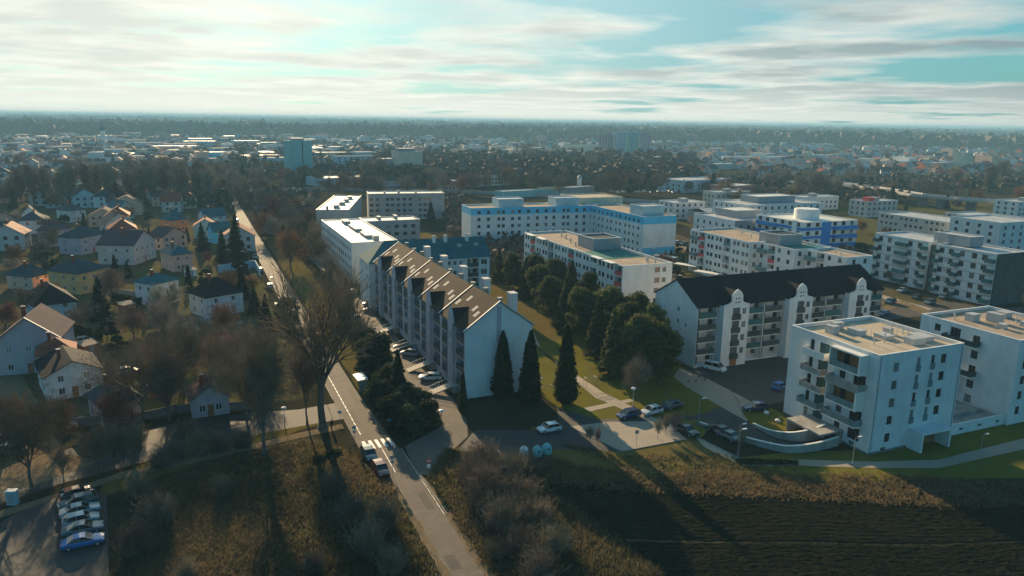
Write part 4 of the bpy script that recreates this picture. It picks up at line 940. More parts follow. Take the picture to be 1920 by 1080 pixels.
ztown(86, 1240, 1935, 270, 336, lb('in the right hand suburb'), 'houses in the suburb on the right', 6)
# larger far buildings
FAR_HALLS = True
def hall(px_, py_, w, d, h, wall, roofm, label, name='hall', cat='hall', rz=0, winrow=0, group=None, pitch=0):
    r = thing(name, label, cat, (*at(px_, py_), 0), R(rz), group); b = Block(r, w, d, wall)
    for sd, L in (('S', w), ('W', d)):
        b.face(sd, 0, h, [(u-.8, 1.2+3*f, 1.6, 1.6, 'vd') for u in spread(1, L-1, max(1, int(L/winrow))) for f in range(max(1, int((h-1)/3)))] if winrow else [])
    b.blank(0, h)
    if pitch: [b.mb.face([(xx, 0, h), (xx, d, h), (xx, d/2, h+pitch)]) for xx in (0, w)]; b.close(); gable_roof(r, w, d, h, pitch, roofm, 'x', .5)
    else: b.flat(h, roofm, .3, roofm if roofm.startswith('roof') else 'white_paint'); b.close()
    flush_rest(r); return r
t = hall(546, 335, 19, 16, 31, 'sea_green', 'roof_metal', 'tall sea green tower block with a dark line down its blank end', 'tower_block', 'tower block', rz=12)
mb = MB(); mb.box(10.3, -.25, 12, 11.2, 0, 30.5); mb.obj('dark_strip', M['dark_grey'], t); roof_box(t, 4, 4, 30.7, 10, 6, 2.2, 'grey_render')
t = hall(750, 338, 21, 16, 23.5, 'cream_render', 'roof_metal', 'beige tower block with a white roof storey', 'tower_block', 'tower block', rz=10); roof_box(t, 1.5, 2, 23.3, 14, 10, 2.6, 'grey_render')
hall(719, 336, 13, 14, 17, 'lilac_render', 'roof_white', 'lower lilac tower with a shining roof left of the beige tower', 'tower_block', 'tower block', rz=10)
for i, (x, wl, h, lab) in enumerate([(1132, 'grey_render', 31, 'leftmost of the far slab towers on the skyline'), (1156, 'pale_blue_render', 35, 'second slab tower from the left on the far skyline'), (1180, 'sea_green', 36, 'third slab tower from the left on the far skyline'), (1203, 'lilac_render', 34, 'rightmost slab tower of the far skyline group')]):
    hall(x, 292, 17, 14, h, wl, 'roof_metal', lab, 'tower_block', 'tower block', rz=8, group='slab towers on the far skyline', winrow=5)
hall(1806, 318, 19, 14, 20, 'cream_render', 'roof_metal', 'pale slab block standing alone in the right hand suburb', 'tower_block', 'tower block', rz=10)
hall(890, 350, 34, 16, 8.5, 'white_render', 'roof_metal', 'white hall with a row of tall windows by the railway', winrow=3, rz=12)
hall(832, 358, 14, 12, 7, 'grey_render', 'roof_metal', 'small square signal building by the railway', winrow=3, rz=12)
hall(592, 350, 44, 20, 6, 'pale_blue_render', 'roof_white', 'wide low blue hall with a white roof below the green tower', rz=12)
hall(700, 352, 36, 12, 5, 'lilac_render', 'roof_slate', 'low dark roofed shed right of the wide blue hall', rz=12, pitch=2)
hall(1280, 362, 52, 26, 9, 'pale_blue_render', 'roof_metal', 'wide blue grey hall beyond the car park', rz=10, winrow=6)
hall(1190, 318, 30, 14, 7, 'pale_blue_render', 'roof_teal', 'pale school building with a teal roof among the brown trees', rz=10, winrow=5)
hall(1075, 285, 60, 30, 8, 'cream_render', 'roof_gravel', 'big far hall with a sunlit sand coloured roof', rz=8, pitch=4)
hall(940, 372, 50, 8, 4.5, 'sea_green', 'roof_metal', 'long low green railway platform roof', rz=12)
hall(1020, 366, 46, 8, 4.5, 'grey_render', 'roof_white', 'long low grey railway shed beside the slim pillar', rz=12)
for i, (x, y, w, d, h, wl, rf_, lab) in enumerate([
    (215, 342, 44, 14, 6, 'peach_render', 'roof_white', 'long low garage row with a glaring roof between the poplars'), (290, 285, 60, 24, 8, 'grey_render', 'roof_metal', 'wide factory hall with shining roof at upper left'),
    (345, 275, 50, 24, 9, 'pale_blue_render', 'roof_metal', 'blue factory hall on the upper left'), (440, 275, 44, 24, 10, 'white_render', 'roof_metal', 'white hall with a wide flat roof left of the green tower'),
    (490, 282, 30, 20, 12, 'sea_green', 'roof_metal', 'blue green office block left of the green tower'), (592, 300, 40, 18, 9, 'cream_render', 'roof_white', 'cream hall right of the green tower'),
    (630, 318, 44, 16, 13, 'pale_blue_render', 'roof_teal', 'blue school block with a teal roof right of the green tower'), (668, 305, 26, 16, 12, 'pale_blue_render', 'roof_metal', 'pale blue gabled block behind the school'),
    (455, 305, 40, 16, 8, 'grey_render', 'roof_metal', 'grey hall beside the far street'), (380, 300, 26, 16, 9, 'turquoise_paint', 'roof_metal', 'turquoise office block by the far street'),
    (1330, 285, 60, 20, 6, 'grey_render', 'roof_white', 'far flat hall with a bright roof on the right'), (1525, 282, 40, 20, 8, 'pale_blue_render', 'roof_white', 'far hall with shining roof above the suburb'),
    (1750, 318, 46, 14, 8, 'lilac_render', 'roof_metal', 'long pale block left of the lone slab block'), (1345, 318, 56, 16, 6, 'warm_render', 'roof_metal', 'long pale school building in the suburb'),
    (960, 285, 70, 22, 7, 'white_render', 'roof_metal', 'wide white far hall in the middle of the town'), (870, 268, 50, 24, 8, 'grey_render', 'roof_white', 'far hall with a glaring roof left of the brown wood'),
    (1365, 368, 30, 16, 7, 'salmon', 'roof_white', 'salmon shop with a white roof beside the car park'), (1555, 360, 16, 10, 8, 'yellow_render', 'roof_white', 'yellow house with a bright roof by the railway'),
    (1490, 356, 22, 12, 6, 'yellow_render', 'roof_metal', 'yellow shop building beside brown trees')]):
    hall(x, y, w, d, h, wl, rf_, lab, rz=[8, 14, 4][i % 3], winrow=6 if h > 8 else 0)
# slim white pillar, church towers, chimney with a cloud of dishes
def spire(px_, py_, h, lab, wall='white_render'):
    r = thing('church_tower', lab, 'church tower', (*at(px_, py_), 0)); mb = MB(); mb.box(-3, -3, 0, 3, 3, h*.6); mb.obj('tower', M[wall], r)
    mb = MB(); mb.lathe([(3.6, h*.6), (2.4, h*.68), (1.6, h*.72), (1.3, h*.8), (.01, h)], 8); mb.obj('spire', M['roof_teal'], r)
spire(195, 276, 42, 'slim church tower with a teal spire on the upper left'); spire(510, 262, 40, 'distant domed castle tower on the skyline left of centre', 'grey_render')
r = thing('pillar', 'slim white round pillar by the railway sheds', 'pillar', (*at(1086, 358), 0)); mb = MB(); mb.lathe([(1.6, 0), (1.6, 9.4), (1.2, 9.6)], 14); mb.obj('shaft', M['white_render'], r); mb = MB(); mb.lathe([(2.0, 9.6), (2.0, 10.0), (.01, 12)], 14); mb.obj('cap', M['roof_metal'], r)
# road viaduct on the right
va = thing('viaduct', 'long grey road viaduct on pillars crossing the meadow at the right', 'viaduct', (0, 0, 0)); q = [at(1560, 342, 7), at(1625, 350, 7), at(1720, 365, 7), at(1800, 373, 7), at(1960, 383, 7)]
mb = MB(); rl = MB()
for a, c in zip(q[:-1], q[1:]):
    d = (Vector(c)-Vector(a)).normalized(); n_ = Vector((-d.y, d.x))*5.5; A0, A1, C0, C1 = Vector(a)-n_, Vector(a)+n_, Vector(c)-n_, Vector(c)+n_
    for z0, z1, m_ in ((5.9, 7.0, mb),):
        top_ = [(*A0, z1), (*C0, z1), (*C1, z1), (*A1, z1)]; bot = [(x, y, z0) for x, y, _ in top_]; m_.face(top_); m_.face(bot[::-1]); [m_.face([bot[i], bot[(i+1) % 4], top_[(i+1) % 4], top_[i]]) for i in range(4)]
    for (s0, s1) in ((A0, C0), (A1, C1)): rl.face([(*s0, 7.0), (*s1, 7.0), (*s1, 7.9), (*s0, 7.9)]); rl.face([(s0.x+.1, s0.y+.2, 7.0), (s1.x+.1, s1.y+.2, 7.0), (s1.x+.1, s1.y+.2, 7.9), (s0.x+.1, s0.y+.2, 7.9)])
mb.obj('deck', M['concrete'], va); rl.obj('parapet', M['roof_metal'], va)
for a, c in zip(q[:-1], q[1:]):
    for t_ in (.15, .6):
        x, y = a[0]+(c[0]-a[0])*t_, a[1]+(c[1]-a[1])*t_; mb = MB(); mb.box(x-1, y-3, 0, x+1, y+3, 5.9); mb.obj('pier', M['concrete_dark'], va)
# long railway embankment, wall and garden walls
def wall_run(name, label, pts, h, m, cat='fence', t=.12, post=0):
    o = thing(name, label, cat, (pts[0][0], pts[0][1], 0)); mb = MB()
    for a, c in zip(pts[:-1], pts[1:]):
        a = Vector((a[0]-pts[0][0], a[1]-pts[0][1], 0)); c = Vector((c[0]-pts[0][0], c[1]-pts[0][1], 0)); d = (c-a).normalized(); n_ = Vector((-d.y, d.x, 0))*t; up = Vector((0, 0, h)); qq = [a, c, c+n_, a+n_]
        mb.face([p+up for p in qq]); [mb.face([qq[i], qq[(i+1) % 4], qq[(i+1) % 4]+up, qq[i]+up]) for i in range(4)]
    mb.obj('panel', M[m], o)
    if post:
        k = 0
        for a, c in zip(pts[:-1], pts[1:]):
            n_ = max(1, int(math.dist(a, c)/post))
            for i in range(n_+1):
                x, y = a[0]+(c[0]-a[0])*i/n_-pts[0][0], a[1]+(c[1]-a[1])*i/n_-pts[0][1]; p = MB(); p.box(x-.08, y-.08, 0, x+.08, y+.08, h+.12); p.obj('post', M['concrete'], o); k += 1
    return o
wall_run('railway_wall', 'long pale noise wall beside the railway in the middle distance', px((480, 360), (620, 358), (850, 362), (1090, 372), (1240, 384)), 2.4, 'grey_render', 'wall', .3)
wall_run('garden_wall', 'long teal grey wall along the left side of the street', px((410, 512), (478, 502), (488, 520)), 2.6, 'pale_blue_render', 'wall', .25)
wall_run('garden_fence', 'low dark fence between the gardens and the side road', px((130, 800), (250, 792), (330, 775), (395, 770), (470, 768)), 1.5, 'concrete_dark', 'fence', .1, 5)
wall_run('garden_fence', 'pale fence running behind the white dark roofed house', px((300, 590), (350, 600), (420, 612), (455, 610)), 1.2, 'concrete', 'fence', .1, 5)
wall_run('garden_fence', 'grey fence around the yellow house', px((205, 548), (260, 556), (280, 580)), 1.4, 'concrete', 'fence', .1, 5)

# carports between the two loggia blocks
for i, q in enumerate([(1190, 462), (1225, 478), (1262, 494), (1300, 508), (1342, 522)]):
    X, Y = at(*q, 2.6); o = thing('carport', ORDN[i]+' sunlit carport from the left between the red loggia blocks', 'carport', (X, Y, 0), R(-66), 'carports between the loggia blocks'); mb = MB(); mb.box(0, 0, 2.5, 8.5, 3.2, 2.62); mb.obj('roof', M['cream_trim'], o)
    for x in (.3, 8.2):
        for y in (.3, 2.9): mb = MB(); mb.tube((x, y, 0), (x, y, 2.5), .06, .06, 6); mb.obj('post', M['steel'], o)
# mid-size blocks of the far town, each a thing
rr = random.Random(77); BW = ['white_render', 'warm_render', 'pale_blue_render', 'peach_render', 'cream_render', 'grey_render']
nmz = [((-10, 430), (262, 312), 'on the upper left', 16), ((430, 1240), (256, 300), 'in the middle of the far town', 34), ((1240, 1930), (264, 318), 'on the far right', 16)]
bp = []
for i in range(6):
    b_ = MB(); w, d, h = [(30, 12, 11), (22, 12, 8), (40, 14, 9), (26, 12, 13), (48, 18, 6), (18, 14, 15)][i]; b_.box(0, 0, 0, w, d, h, 0, top=1)
    for f in range(max(1, int(h/3))):
        for u in spread(.5, w-.5, int(w/4)): b_.box(u-.8, -.05, 1+3*f, u+.8, 0, 2.5+3*f, 2)
    b_.box(w*.4, d*.3, h, w*.4+4, d*.3+4, h+1.6, 0); b_.box(-.2, -.2, h, w+.2, 0, h+.3, 0)
    bp.append(b_.mesh('far_block', [M[BW[i]], M['roof_slate' if i % 2 else 'roof_tan'], M['glass']]))
BL = ['white three storey block', 'low cream block', 'long pale blue block', 'peach four storey block', 'wide low cream hall', 'grey five storey block']
for (xr, yr, wh_, cnt) in nmz:
    c = 0
    while c < cnt:
        X, Y = at(rr.uniform(*xr), rr.uniform(*yr)); k = rr.randrange(6)
        if any((X-a)**2+(Y-b)**2 < 24**2 for a, b in ALLH): ALLH.append((X+9e5, Y)); c += .02; continue
        ALLH.append((X, Y)); o = put('far_block', bp[k], None, (X, Y, 0), R(rr.choice([-8, 4, 14, 84, 96]))); tag(o, f'far {BL[k]} {wh_}', 'block', 'far blocks '+wh_); c += 1
# beyond the countable ones the town is one carpet of roofs
V = []; F = []; MI = []
def tiny(X, Y, w, d, h, rh, rz, wi, ri):
    c, s_ = math.cos(rz), math.sin(rz); b = len(V)
    for x, y, z in ((0,0,0),(w,0,0),(w,d,0),(0,d,0),(0,0,h),(w,0,h),(w,d,h),(0,d,h),(0,d/2,h+rh),(w,d/2,h+rh)): V.append((X+c*x-s_*y, Y+s_*x+c*y, z))
    for q, m_ in (((0,1,5,4),wi),((1,2,6,5),wi),((2,3,7,6),wi),((3,0,4,7),wi),((4,5,9,8),ri),((6,7,8,9),ri),((5,6,9,9),wi),((7,4,8,8),wi)): F.append(tuple(b+i for i in dict.fromkeys(q))); MI.append(m_)
TM = ['warm_render', 'white_render', 'peach_render', 'pale_blue_render', 'roof_red', 'roof_slate', 'roof_mauve', 'roof_metal', 'roof_tan']
for _ in range(1500):
    X, Y = at(rr.uniform(-30, 1950), 256+62*rr.random()**1.3)
    if any(abs(X-a) < 9 and abs(Y-b) < 9 for a, b in ALLH) or 15 < X < 32: continue
    big = rr.random() < .10; tiny(X, Y, rr.uniform(18, 45) if big else rr.uniform(8, 13), rr.uniform(11, 18) if big else rr.uniform(7, 10), rr.uniform(5, 10) if big else rr.uniform(3, 6), .3 if big else rr.uniform(2, 3.6), R(rr.choice([0, 12, 90, 45])+rr.uniform(-8, 8)), rr.randrange(4), rr.choice([8, 5, 7]) if big else rr.choice([4, 4, 5, 6, 6, 8]))
me = bpy.data.meshes.new('town_roofs'); me.from_pydata(V, [], F); [me.materials.append(M[x]) for x in TM]; me.polygons.foreach_set('material_index', MI); me.update(); o = put('town_roofs', me); o['kind'] = 'stuff'

# white salmon and grey mid-size blocks that close the estate towards the railway
for (px_, py_, w, d, h, wl, lab) in [(1262, 412, 20, 14, 9, 'white_render', 'white four storey block between the salmon hall and the grey white block'), (1622, 408, 24, 12, 9, 'warm_render', 'pale block with a red box beside the meadow car row'), (1500, 395, 30, 12, 8, 'white_render', 'white block behind the blue striped one'), (1340, 392, 26, 12, 10, 'warm_render', 'pale block behind the grey end panels'), (1905, 408, 30, 14, 9, 'white_render', 'white block at the right edge beyond the low white pair')]:
    r = thing('apartment_block', lab, 'apartment block', (*at(px_, py_), 0)); b = Block(r, w, d, wl)
    for sd, L in (('S', w), ('W', d)): b.face(sd, 0, h, [(u-.7, 1.1+2.8*f, 1.4, 1.5, 'vd') for u in spread(.6, L-.6, int(L/3.6)) for f in range(int(h/2.9))])
    b.blank(0, h); b.flat(h, 'roof_metal', .4); b.close(); roof_box(r, w*.4, d*.3, h-.4, 4, 4, 1.9, 'grey_render')
    if 'red box' in lab: roof_box(r, 2, 1, h-.4, 5, 4, 2.4, 'red_paint', 'red_box', False)
    flush_rest(r)
# ------------------------------------------------------------------ trees
def bare(seed, h=15.0, spread_=.8, nl=7, fork=.28, twr=.016, tw=('bark', 'twig'), dens=1.0, up=.25, r0=None, lean=0.0, big=False):
    """a leafless tree: trunk and limbs in one mesh, the twigs in another"""
    rr = random.Random(seed); T = MB(); Q = MB(); r0 = r0 or h*.017
    def vec(d, ang):
        a = d.orthogonal().normalized(); a.rotate(__import__('mathutils').Quaternion(d, rr.uniform(0, 6.283))); v = d*math.cos(ang)+a*math.sin(ang); v.normalize(); return v
    def branch(p, d, L, r, lv):
        n = 4 if lv < 3 else 3; 
        for i in range(n):
            d2 = (d+Vector((rr.gauss(0, .12), rr.gauss(0, .12), rr.gauss(0, .08)+up*.18))).normalized(); q = p+d2*(L/n); ra, rb = r*(1-.16*i), r*(1-.16*(i+1))
            (T if lv < 3 else Q).tube(p, q, max(ra, twr), max(rb, twr*.7), 6 if lv < 2 else 4 if lv == 2 else 3)
            p, d = q, d2
            if lv < 4 and (i > 0 or lv > 0):
                for _ in range(2 if rr.random() < (.75 if lv < 3 else .55*dens) else 1):
                    if rr.random() < .93: branch(p, vec(d, rr.uniform(.45, .95)*spread_+.1), L*rr.uniform(.42, .66), r*.52, lv+1)
        if lv < 4: branch(p, vec(d, .25), L*.55, r*.45, lv+1)
        if lv >= 3:
            for _ in range(int(4*dens+rr.random())):
                v = vec(d, rr.uniform(.2, 1.1)); t = rr.random()*.8; s = p-d*(L*.35*t); l = rr.uniform(.5, 1.1)*h/16; Q.tube(s, s+v*l, twr*.8, twr*.35, 3)
    p = Vector((0, 0, 0)); d = Vector((lean, 0, 1)).normalized(); zf = h*fork; T.lathe([(r0*1.7, -.1), (r0*1.25, .3), (r0, 1.0)], 7)
    q = p+d*zf; m_ = p+d*zf*.5+Vector((rr.gauss(0, .15), rr.gauss(0, .15), 0)); T.tube((0, 0, .9), m_, r0, r0*.88, 8); T.tube(m_, q, r0*.88, r0*.78, 8)
    for k in range(nl):
        ph = 6.283*k/nl+rr.uniform(-.5, .5); inc = rr.uniform(.15, .75)*spread_ if k else .05; v = Vector((math.sin(inc)*math.cos(ph), math.sin(inc)*math.sin(ph), math.cos(inc)))
        s = q-d*(zf*.25*rr.random()); branch(s, v, h*rr.uniform(.33, .47), r0*.5, 1)
    return T.mesh('trunk', [M[tw[0]]], True), Q.mesh('crown', [M[tw[1]]])
def quads(rs, C, N, size, jit=.5):
    """leaf sprays: one small quad per centre, roughly facing N"""
    n = len(C); a = rs.normal(size=(n, 3)); N = N+rs.normal(scale=jit, size=(n, 3)); N /= np.linalg.norm(N, axis=1)[:, None]+1e-9
    t = np.cross(N, a); t /= np.linalg.norm(t, axis=1)[:, None]+1e-9; b = np.cross(N, t); s = (size*(.6+.8*rs.rand(n)))[:, None]; k = (.45+.4*rs.rand(n))[:, None]
    V = np.stack([C-t*s-b*s*k, C+t*s-b*s*k, C+t*s*.8+b*s*k, C-t*s*.8+b*s*k], 1).reshape(-1, 3); return V, np.arange(4*n).reshape(n, 4)
def trunk_mesh(h, r, m='bark'):
    mb = MB(); mb.lathe([(r*1.5, -.1), (r, .5), (r*.7, h*.5), (.02, h*.95)], 7); return mb.mesh('trunk', [M[m]], True)
def spruce(seed, h=12.0, rad=2.6, m='needle', n=5200, size=.22, lay=.55, pw=.9):
    rs = np.random.RandomState(seed); nb = int(h/lay)*9; C = []; N = []
    for i in range(nb):
        z = h*(.04+.93*(i/nb)); R0 = rad*(1-z/h)**pw*(.75+.35*rs.rand()); ph = rs.rand()*6.283; k = max(3, int(n/nb*(1-z/h)*2)); t = rs.rand(k)**.6; dr = R0*t
        droop = -.28*dr+.10*dr*dr/max(R0, .3); w = rs.normal(scale=.11, size=k)*(dr+.3)*2.2
        C.append(np.stack([np.cos(ph)*dr-np.sin(ph)*w*.5, np.sin(ph)*dr+np.cos(ph)*w*.5, z+droop+rs.normal(scale=.08, size=k)], 1)); N.append(np.tile([np.cos(ph)*.5, np.sin(ph)*.5, .9], (k, 1)))
    C = np.concatenate(C); N = np.concatenate(N); V, F = quads(rs, C, N, size, .45); return trunk_mesh(h, h*.014), npmesh('crown', V, F, [M[m]])
def thuja(seed, h=13.5, rad=2.0, m='thuja_leaf', n=9000, size=.17):
    rs = np.random.RandomState(seed); z = rs.rand(n)**1.15*h; t = z/h; prof = rad*np.minimum(1, (t/.10)**.5)*(1-t)**.62*1.08; ph = rs.rand(n)*6.283
    lump = 1+.16*np.sin(ph*4+z*1.1)*np.sin(z*2.3+ph)+.12*np.sin(ph*7-z*3.1); r = prof*lump*(.72+.42*rs.rand(n)**1.6); C = np.stack([np.cos(ph)*r, np.sin(ph)*r, z+.15], 1)
    V, F = quads(rs, C, np.stack([np.cos(ph), np.sin(ph), .3+0*ph], 1), size, .5); core = MB(); core.lathe([(rad*.5, .1), (rad*.78, h*.12), (rad*.7, h*.35), (rad*.48, h*.65), (rad*.18, h*.9), (.01, h*.97)], 10)  # solid inner core added to block light through the foliage
    cv = np.array(core.v); cf = np.array(core.f); V2 = np.concatenate([V, cv]); F2 = np.concatenate([F, cf+len(V)]); return trunk_mesh(h*.3, .16), npmesh('crown', V2, F2, [M[m]])
def leafy(seed, h=12.0, rad=4.5, m='needle_olive', base=.18, nc=30, n=9000, size=.24, flat=.75):
    """irregular clumped crown (pines, evergreen bushes)"""
    rs = np.random.RandomState(seed); C = []; N = []; mb = MB(); mb.lathe([(.34, -.1), (.24, 1.0), (.18, h*.5), (.05, h*.9)], 7)
    for k in range(nc):
        t = rs.rand(); z = h*(base+(1-base)*t*.94); env = rad*math.sin(math.pi*min(.97, max(.12, .18+.75*t)))**.7; a = rs.rand()*6.283; rr_ = env*rs.rand()**.5*.8; c = np.array([math.cos(a)*rr_, math.sin(a)*rr_, z]); cr = rad*(.16+.17*rs.rand())
        q = int(n/nc); d = rs.normal(size=(q, 3)); d /= np.linalg.norm(d, axis=1)[:, None]; rad_ = cr*(.25+1.05*rs.rand(q)**.8); P_ = c+d*rad_[:, None]*[1, 1, flat]; P_[:, 2] = np.maximum(P_[:, 2], .15); C.append(P_); N.append(d+[0, 0, .35])
        mb.tube((0, 0, min(z*.75, h*.7)), tuple(c), .08, .03, 4)
    C = np.concatenate(C); N = np.concatenate(N); V, F = quads(rs, C, N, size, .6); return mb.mesh('trunk', [M['bark']], True), npmesh('crown', V, F, [M[m]])
def shrub_bare(seed, h=3.5, rad=2.4, n=300, m='twig', tw=.022):
    rr = random.Random(seed); T = MB(); Q = MB()
    for k in range(n):
        ph = rr.uniform(0, 6.283); b0 = Vector((rr.gauss(0, rad*.22), rr.gauss(0, rad*.22), 0)); inc = rr.uniform(.02, .75); d = Vector((math.sin(inc)*math.cos(ph), math.sin(inc)*math.sin(ph), math.cos(inc))); p = b0; L = h*rr.uniform(.55, 1.1)*(1-.25*inc)
        for i in range(3):
            d = (d+Vector((rr.gauss(0, .16), rr.gauss(0, .16), .08))).normalized(); q = p+d*L/3; (T if k % 6 == 0 else Q).tube(p, q, tw*(1.5-.35*i), tw*(1.15-.35*i), 3)
            for _ in range(3): v = (d+Vector((rr.gauss(0, .6), rr.gauss(0, .6), rr.gauss(0, .35)))).normalized(); Q.tube(q, q+v*rr.uniform(.25, .6)*h/4, tw*.7, tw*.3, 3)
            p = q
    return T.mesh('stems', [M['bark']]), Q.mesh('crown', [M[m]])
def tree_thing(name, label, cat, pr, loc, rz=0.0, s=1.0, group=None, tn='trunk'):
    o = thing(name, label, cat, loc, rz, group); o.scale = s if isinstance(s, tuple) else (s, s, s)
    put(tn, pr[0], o); put('crown', pr[1], o); return o
TB = [bare(11, 15, .85, 8), bare(12, 15, .7, 7, .22), bare(13, 15, .95, 8, .3), bare(14, 15, .8, 7, .25, tw=('bark', 'twig_grey')), bare(15, 13, .9, 8, .2, tw=('bark', 'twig_rust'), dens=1.3)]
TBIG = bare(21, 25, .62, 7, .30, .024, dens=.25, r0=.62)
TPOP = bare(31, 24, .22, 9, .10, .036, tw=('bark', 'twig_grey'), up=1.3, dens=.8)
TF = [bare(41, 13, .9, 5, .2, .045, dens=.55), bare(42, 13, .8, 5, .25, .045, tw=('bark', 'twig_grey'), dens=.55), bare(43, 12, .9, 5, .2, .045, tw=('bark', 'twig_rust'), dens=.6)]
TS = [spruce(51), spruce(52, 12, 3.0), spruce(53, 10, 2.6, n=2600, size=.3)]
TP = [leafy(61, 13, 4.6, nc=44, n=15000, size=.19), leafy(62, 13.5, 4.2, nc=50, n=15000, size=.18), leafy(63, 12, 5.0, nc=46, n=15000, size=.19)]
TH = [thuja(71), thuja(72, 13.5, 1.9)]
TE = [leafy(81, 6, 3.4, 'needle', .05, 40, 9000, .15), leafy(82, 4.5, 3.0, 'hedge', .03, 36, 8000, .14)]
SH = [shrub_bare(91), shrub_bare(92, 4.2, 3.0, 380), shrub_bare(93, 3.8, 2.6, 320, 'twig')]
TSO = spruce(55, 13, 3.3, 'needle_olive', 8000, .22, .55, .75)
TFS = [spruce(54, 12, 2.8, n=900, size=.55), leafy(64, 11, 4.5, 'needle', .1, 14, 900, .6)]
rt = random.Random(99)
def T(q, pr, h, label, name='bare_tree', cat='tree', group=None, h0=15.0, wid=1.0, z=0.0):
    X, Y = at(*q); s = h/h0; return tree_thing(name, label, cat, pr, (X, Y, z), rt.uniform(0, 6.28), (s*wid, s*wid, s), group, 'stems' if pr in SH else 'trunk')
T((605, 802), TBIG, 25.5, 'tallest bare tree with a thick forked trunk beside the street and zebra crossing', h0=25)
T((60, 917), TB[0], 13.0, 'bare tree with a curved trunk between the car park and the side road', wid=1.0)
T((497, 852), TB[1], 20.0, 'tall bare tree standing in the meadow left of the biggest tree', wid=.85)
T((576, 795), TB[3], 15.5, 'slender pale bare tree close beside the biggest tree trunk', wid=.6)
T((268, 800), TB[2], 15.0, 'bare tree in the garden above the shaded side road'); T((345, 745), TB[0], 14.0, 'bare tree behind the small garden house')
T((415, 735), TB[2], 13.0, 'broad brown bare tree in the garden left of the street'); T((480, 705), TB[0], 9.5, 'brown bare tree at the edge of the street above the side road')
T((20, 855), TB[4], 9.5, 'rust brown bare tree at the left edge by the sandy yard', h0=13); T((115, 840), TB[4], 8.0, 'smaller rust brown bare tree beside the sandy yard', h0=13); T((215, 815), TB[4], 7.0, 'brown bare tree in front of the grey bungalow', h0=13)
T((395, 770), TB[4], 5.0, 'orange brown bare tree beside the small garden house', h0=13)
T((310, 655), TB[3], 11.5, 'pale bare birch like tree in front of the two white houses', wid=.7); T((345, 700), TB[3], 13.0, 'pale thin bare tree in the middle of the gardens', wid=.6)
T((500, 452), TB[4], 12.0, 'rust brown bare tree on the right of the street, farther one', h0=13); T((545, 505), TB[4], 13.5, 'rust brown bare tree on the right of the street, nearer one', h0=13)
for i, (x, y, h) in enumerate([(676, 660, 7.5), (652, 606, 9.5), (636, 575, 11), (620, 545, 12), (604, 515, 12), (588, 490, 12), (560, 458, 12), (545, 440, 13), (535, 425, 12), (580, 440, 12), (598, 462, 11)]):
    T((x, y), TB[i % 4], h, 'bare tree in the dense row between the street and the access lane', group='bare trees in the row beside the street', wid=.8)
for (x, y, h, pr, lab) in [(445, 500, 18.5, TS[0], 'tall dark conifer right beside the far street'), (418, 492, 12, TS[1], 'dark conifer left of the tallest street conifer'), (190, 600, 11.5, TS[1], 'broad dark conifer in front of the yellow house'),
                           (500, 622, 9.5, TS[0], 'dark conifer by the left kerb of the street'), (478, 590, 8, TS[1], 'smaller dark conifer behind the kerbside one'), (747, 752, 10.0, TS[0], 'dark blue spruce at the junction in front of the brown roofed block'),
                           (380, 470, 11, TS[1], 'brownish conifer beside the peach house'), (572, 345, 15, TS[0], 'dark conifer in front of the green tower block'), (808, 418, 11, TS[1], 'dark spruce in front of the long grey panel block'),
                           (1850, 458, 12, TS[1], 'brown green conical tree at the right between the low white blocks'), (410, 700, 8, TS[1], 'olive conifer among bare garden trees'), (240, 520, 6.5, TS[2], 'small conifer below the big mauve roof')]:
    T((x, y), pr, h, lab, 'conifer_tree', h0=12, wid=1.15)
for (x, y, h, w_, lab) in [(1060, 755, 14.4, .95, 'tall dark columnar cypress standing alone on the lawn'), (993, 757, 13.6, 1.0, 'dark columnar cypress, middle one of the three by the gable'), (942, 745, 12.6, 1.0, 'dark columnar cypress against the blue white gable wall'), (868, 776, 7.6, .7, 'short dark columnar cypress at the corner of the brown roofed block')]:
    T((x, y), TH[int(x) % 2], h, lab, 'cypress_tree', h0=13.5, wid=w_)
pines = [(1238, 722, 12.5), (1195, 712, 13.5), (1148, 705, 13.0), (1225, 690, 13), (1170, 672, 13.5), (1120, 668, 12.5), (1090, 640, 13), (1140, 640, 13.5), (1060, 622, 12.5), (1100, 610, 13), (1035, 600, 12.5), (1070, 585, 13), (1010, 575, 12.0), (1040, 560, 12), (985, 560, 11), (962, 545, 11), (1000, 540, 11.5), (935, 530, 10.5), (1190, 650, 13)]
for i, (x, y, h) in enumerate(pines):
    T((x, y), TSO if i % 3 == 2 else TP[(i//2) % 3], h*(1.12 if i % 3 == 2 else 1), 'olive green pine in the dense grove between the two gabled rows', 'pine_tree', group='pines of the grove', h0=13, wid=.95)
for i, (x, y, h, k) in enumerate([(738, 800, 5.5, 0), (772, 812, 4.5, 1), (800, 800, 4.5, 1), (765, 775, 5.5, 0), (712, 760, 5, 0), (728, 735, 5, 1), (795, 770, 3.5, 1), (705, 690, 7, 1), (690, 712, 5, 0), (690, 668, 6, 1), (585, 478, 7.5, 0), (540, 600, 6, 0)]):
    T((x, y), TE[k], h, 'dark evergreen bush in the planting beside the street', 'evergreen_bush', 'bush', 'evergreen bushes beside the street', h0=(6, 4.5)[k])
T((1190, 748), TB[3], 8.0, 'grey bare tree in front of the pine grove')
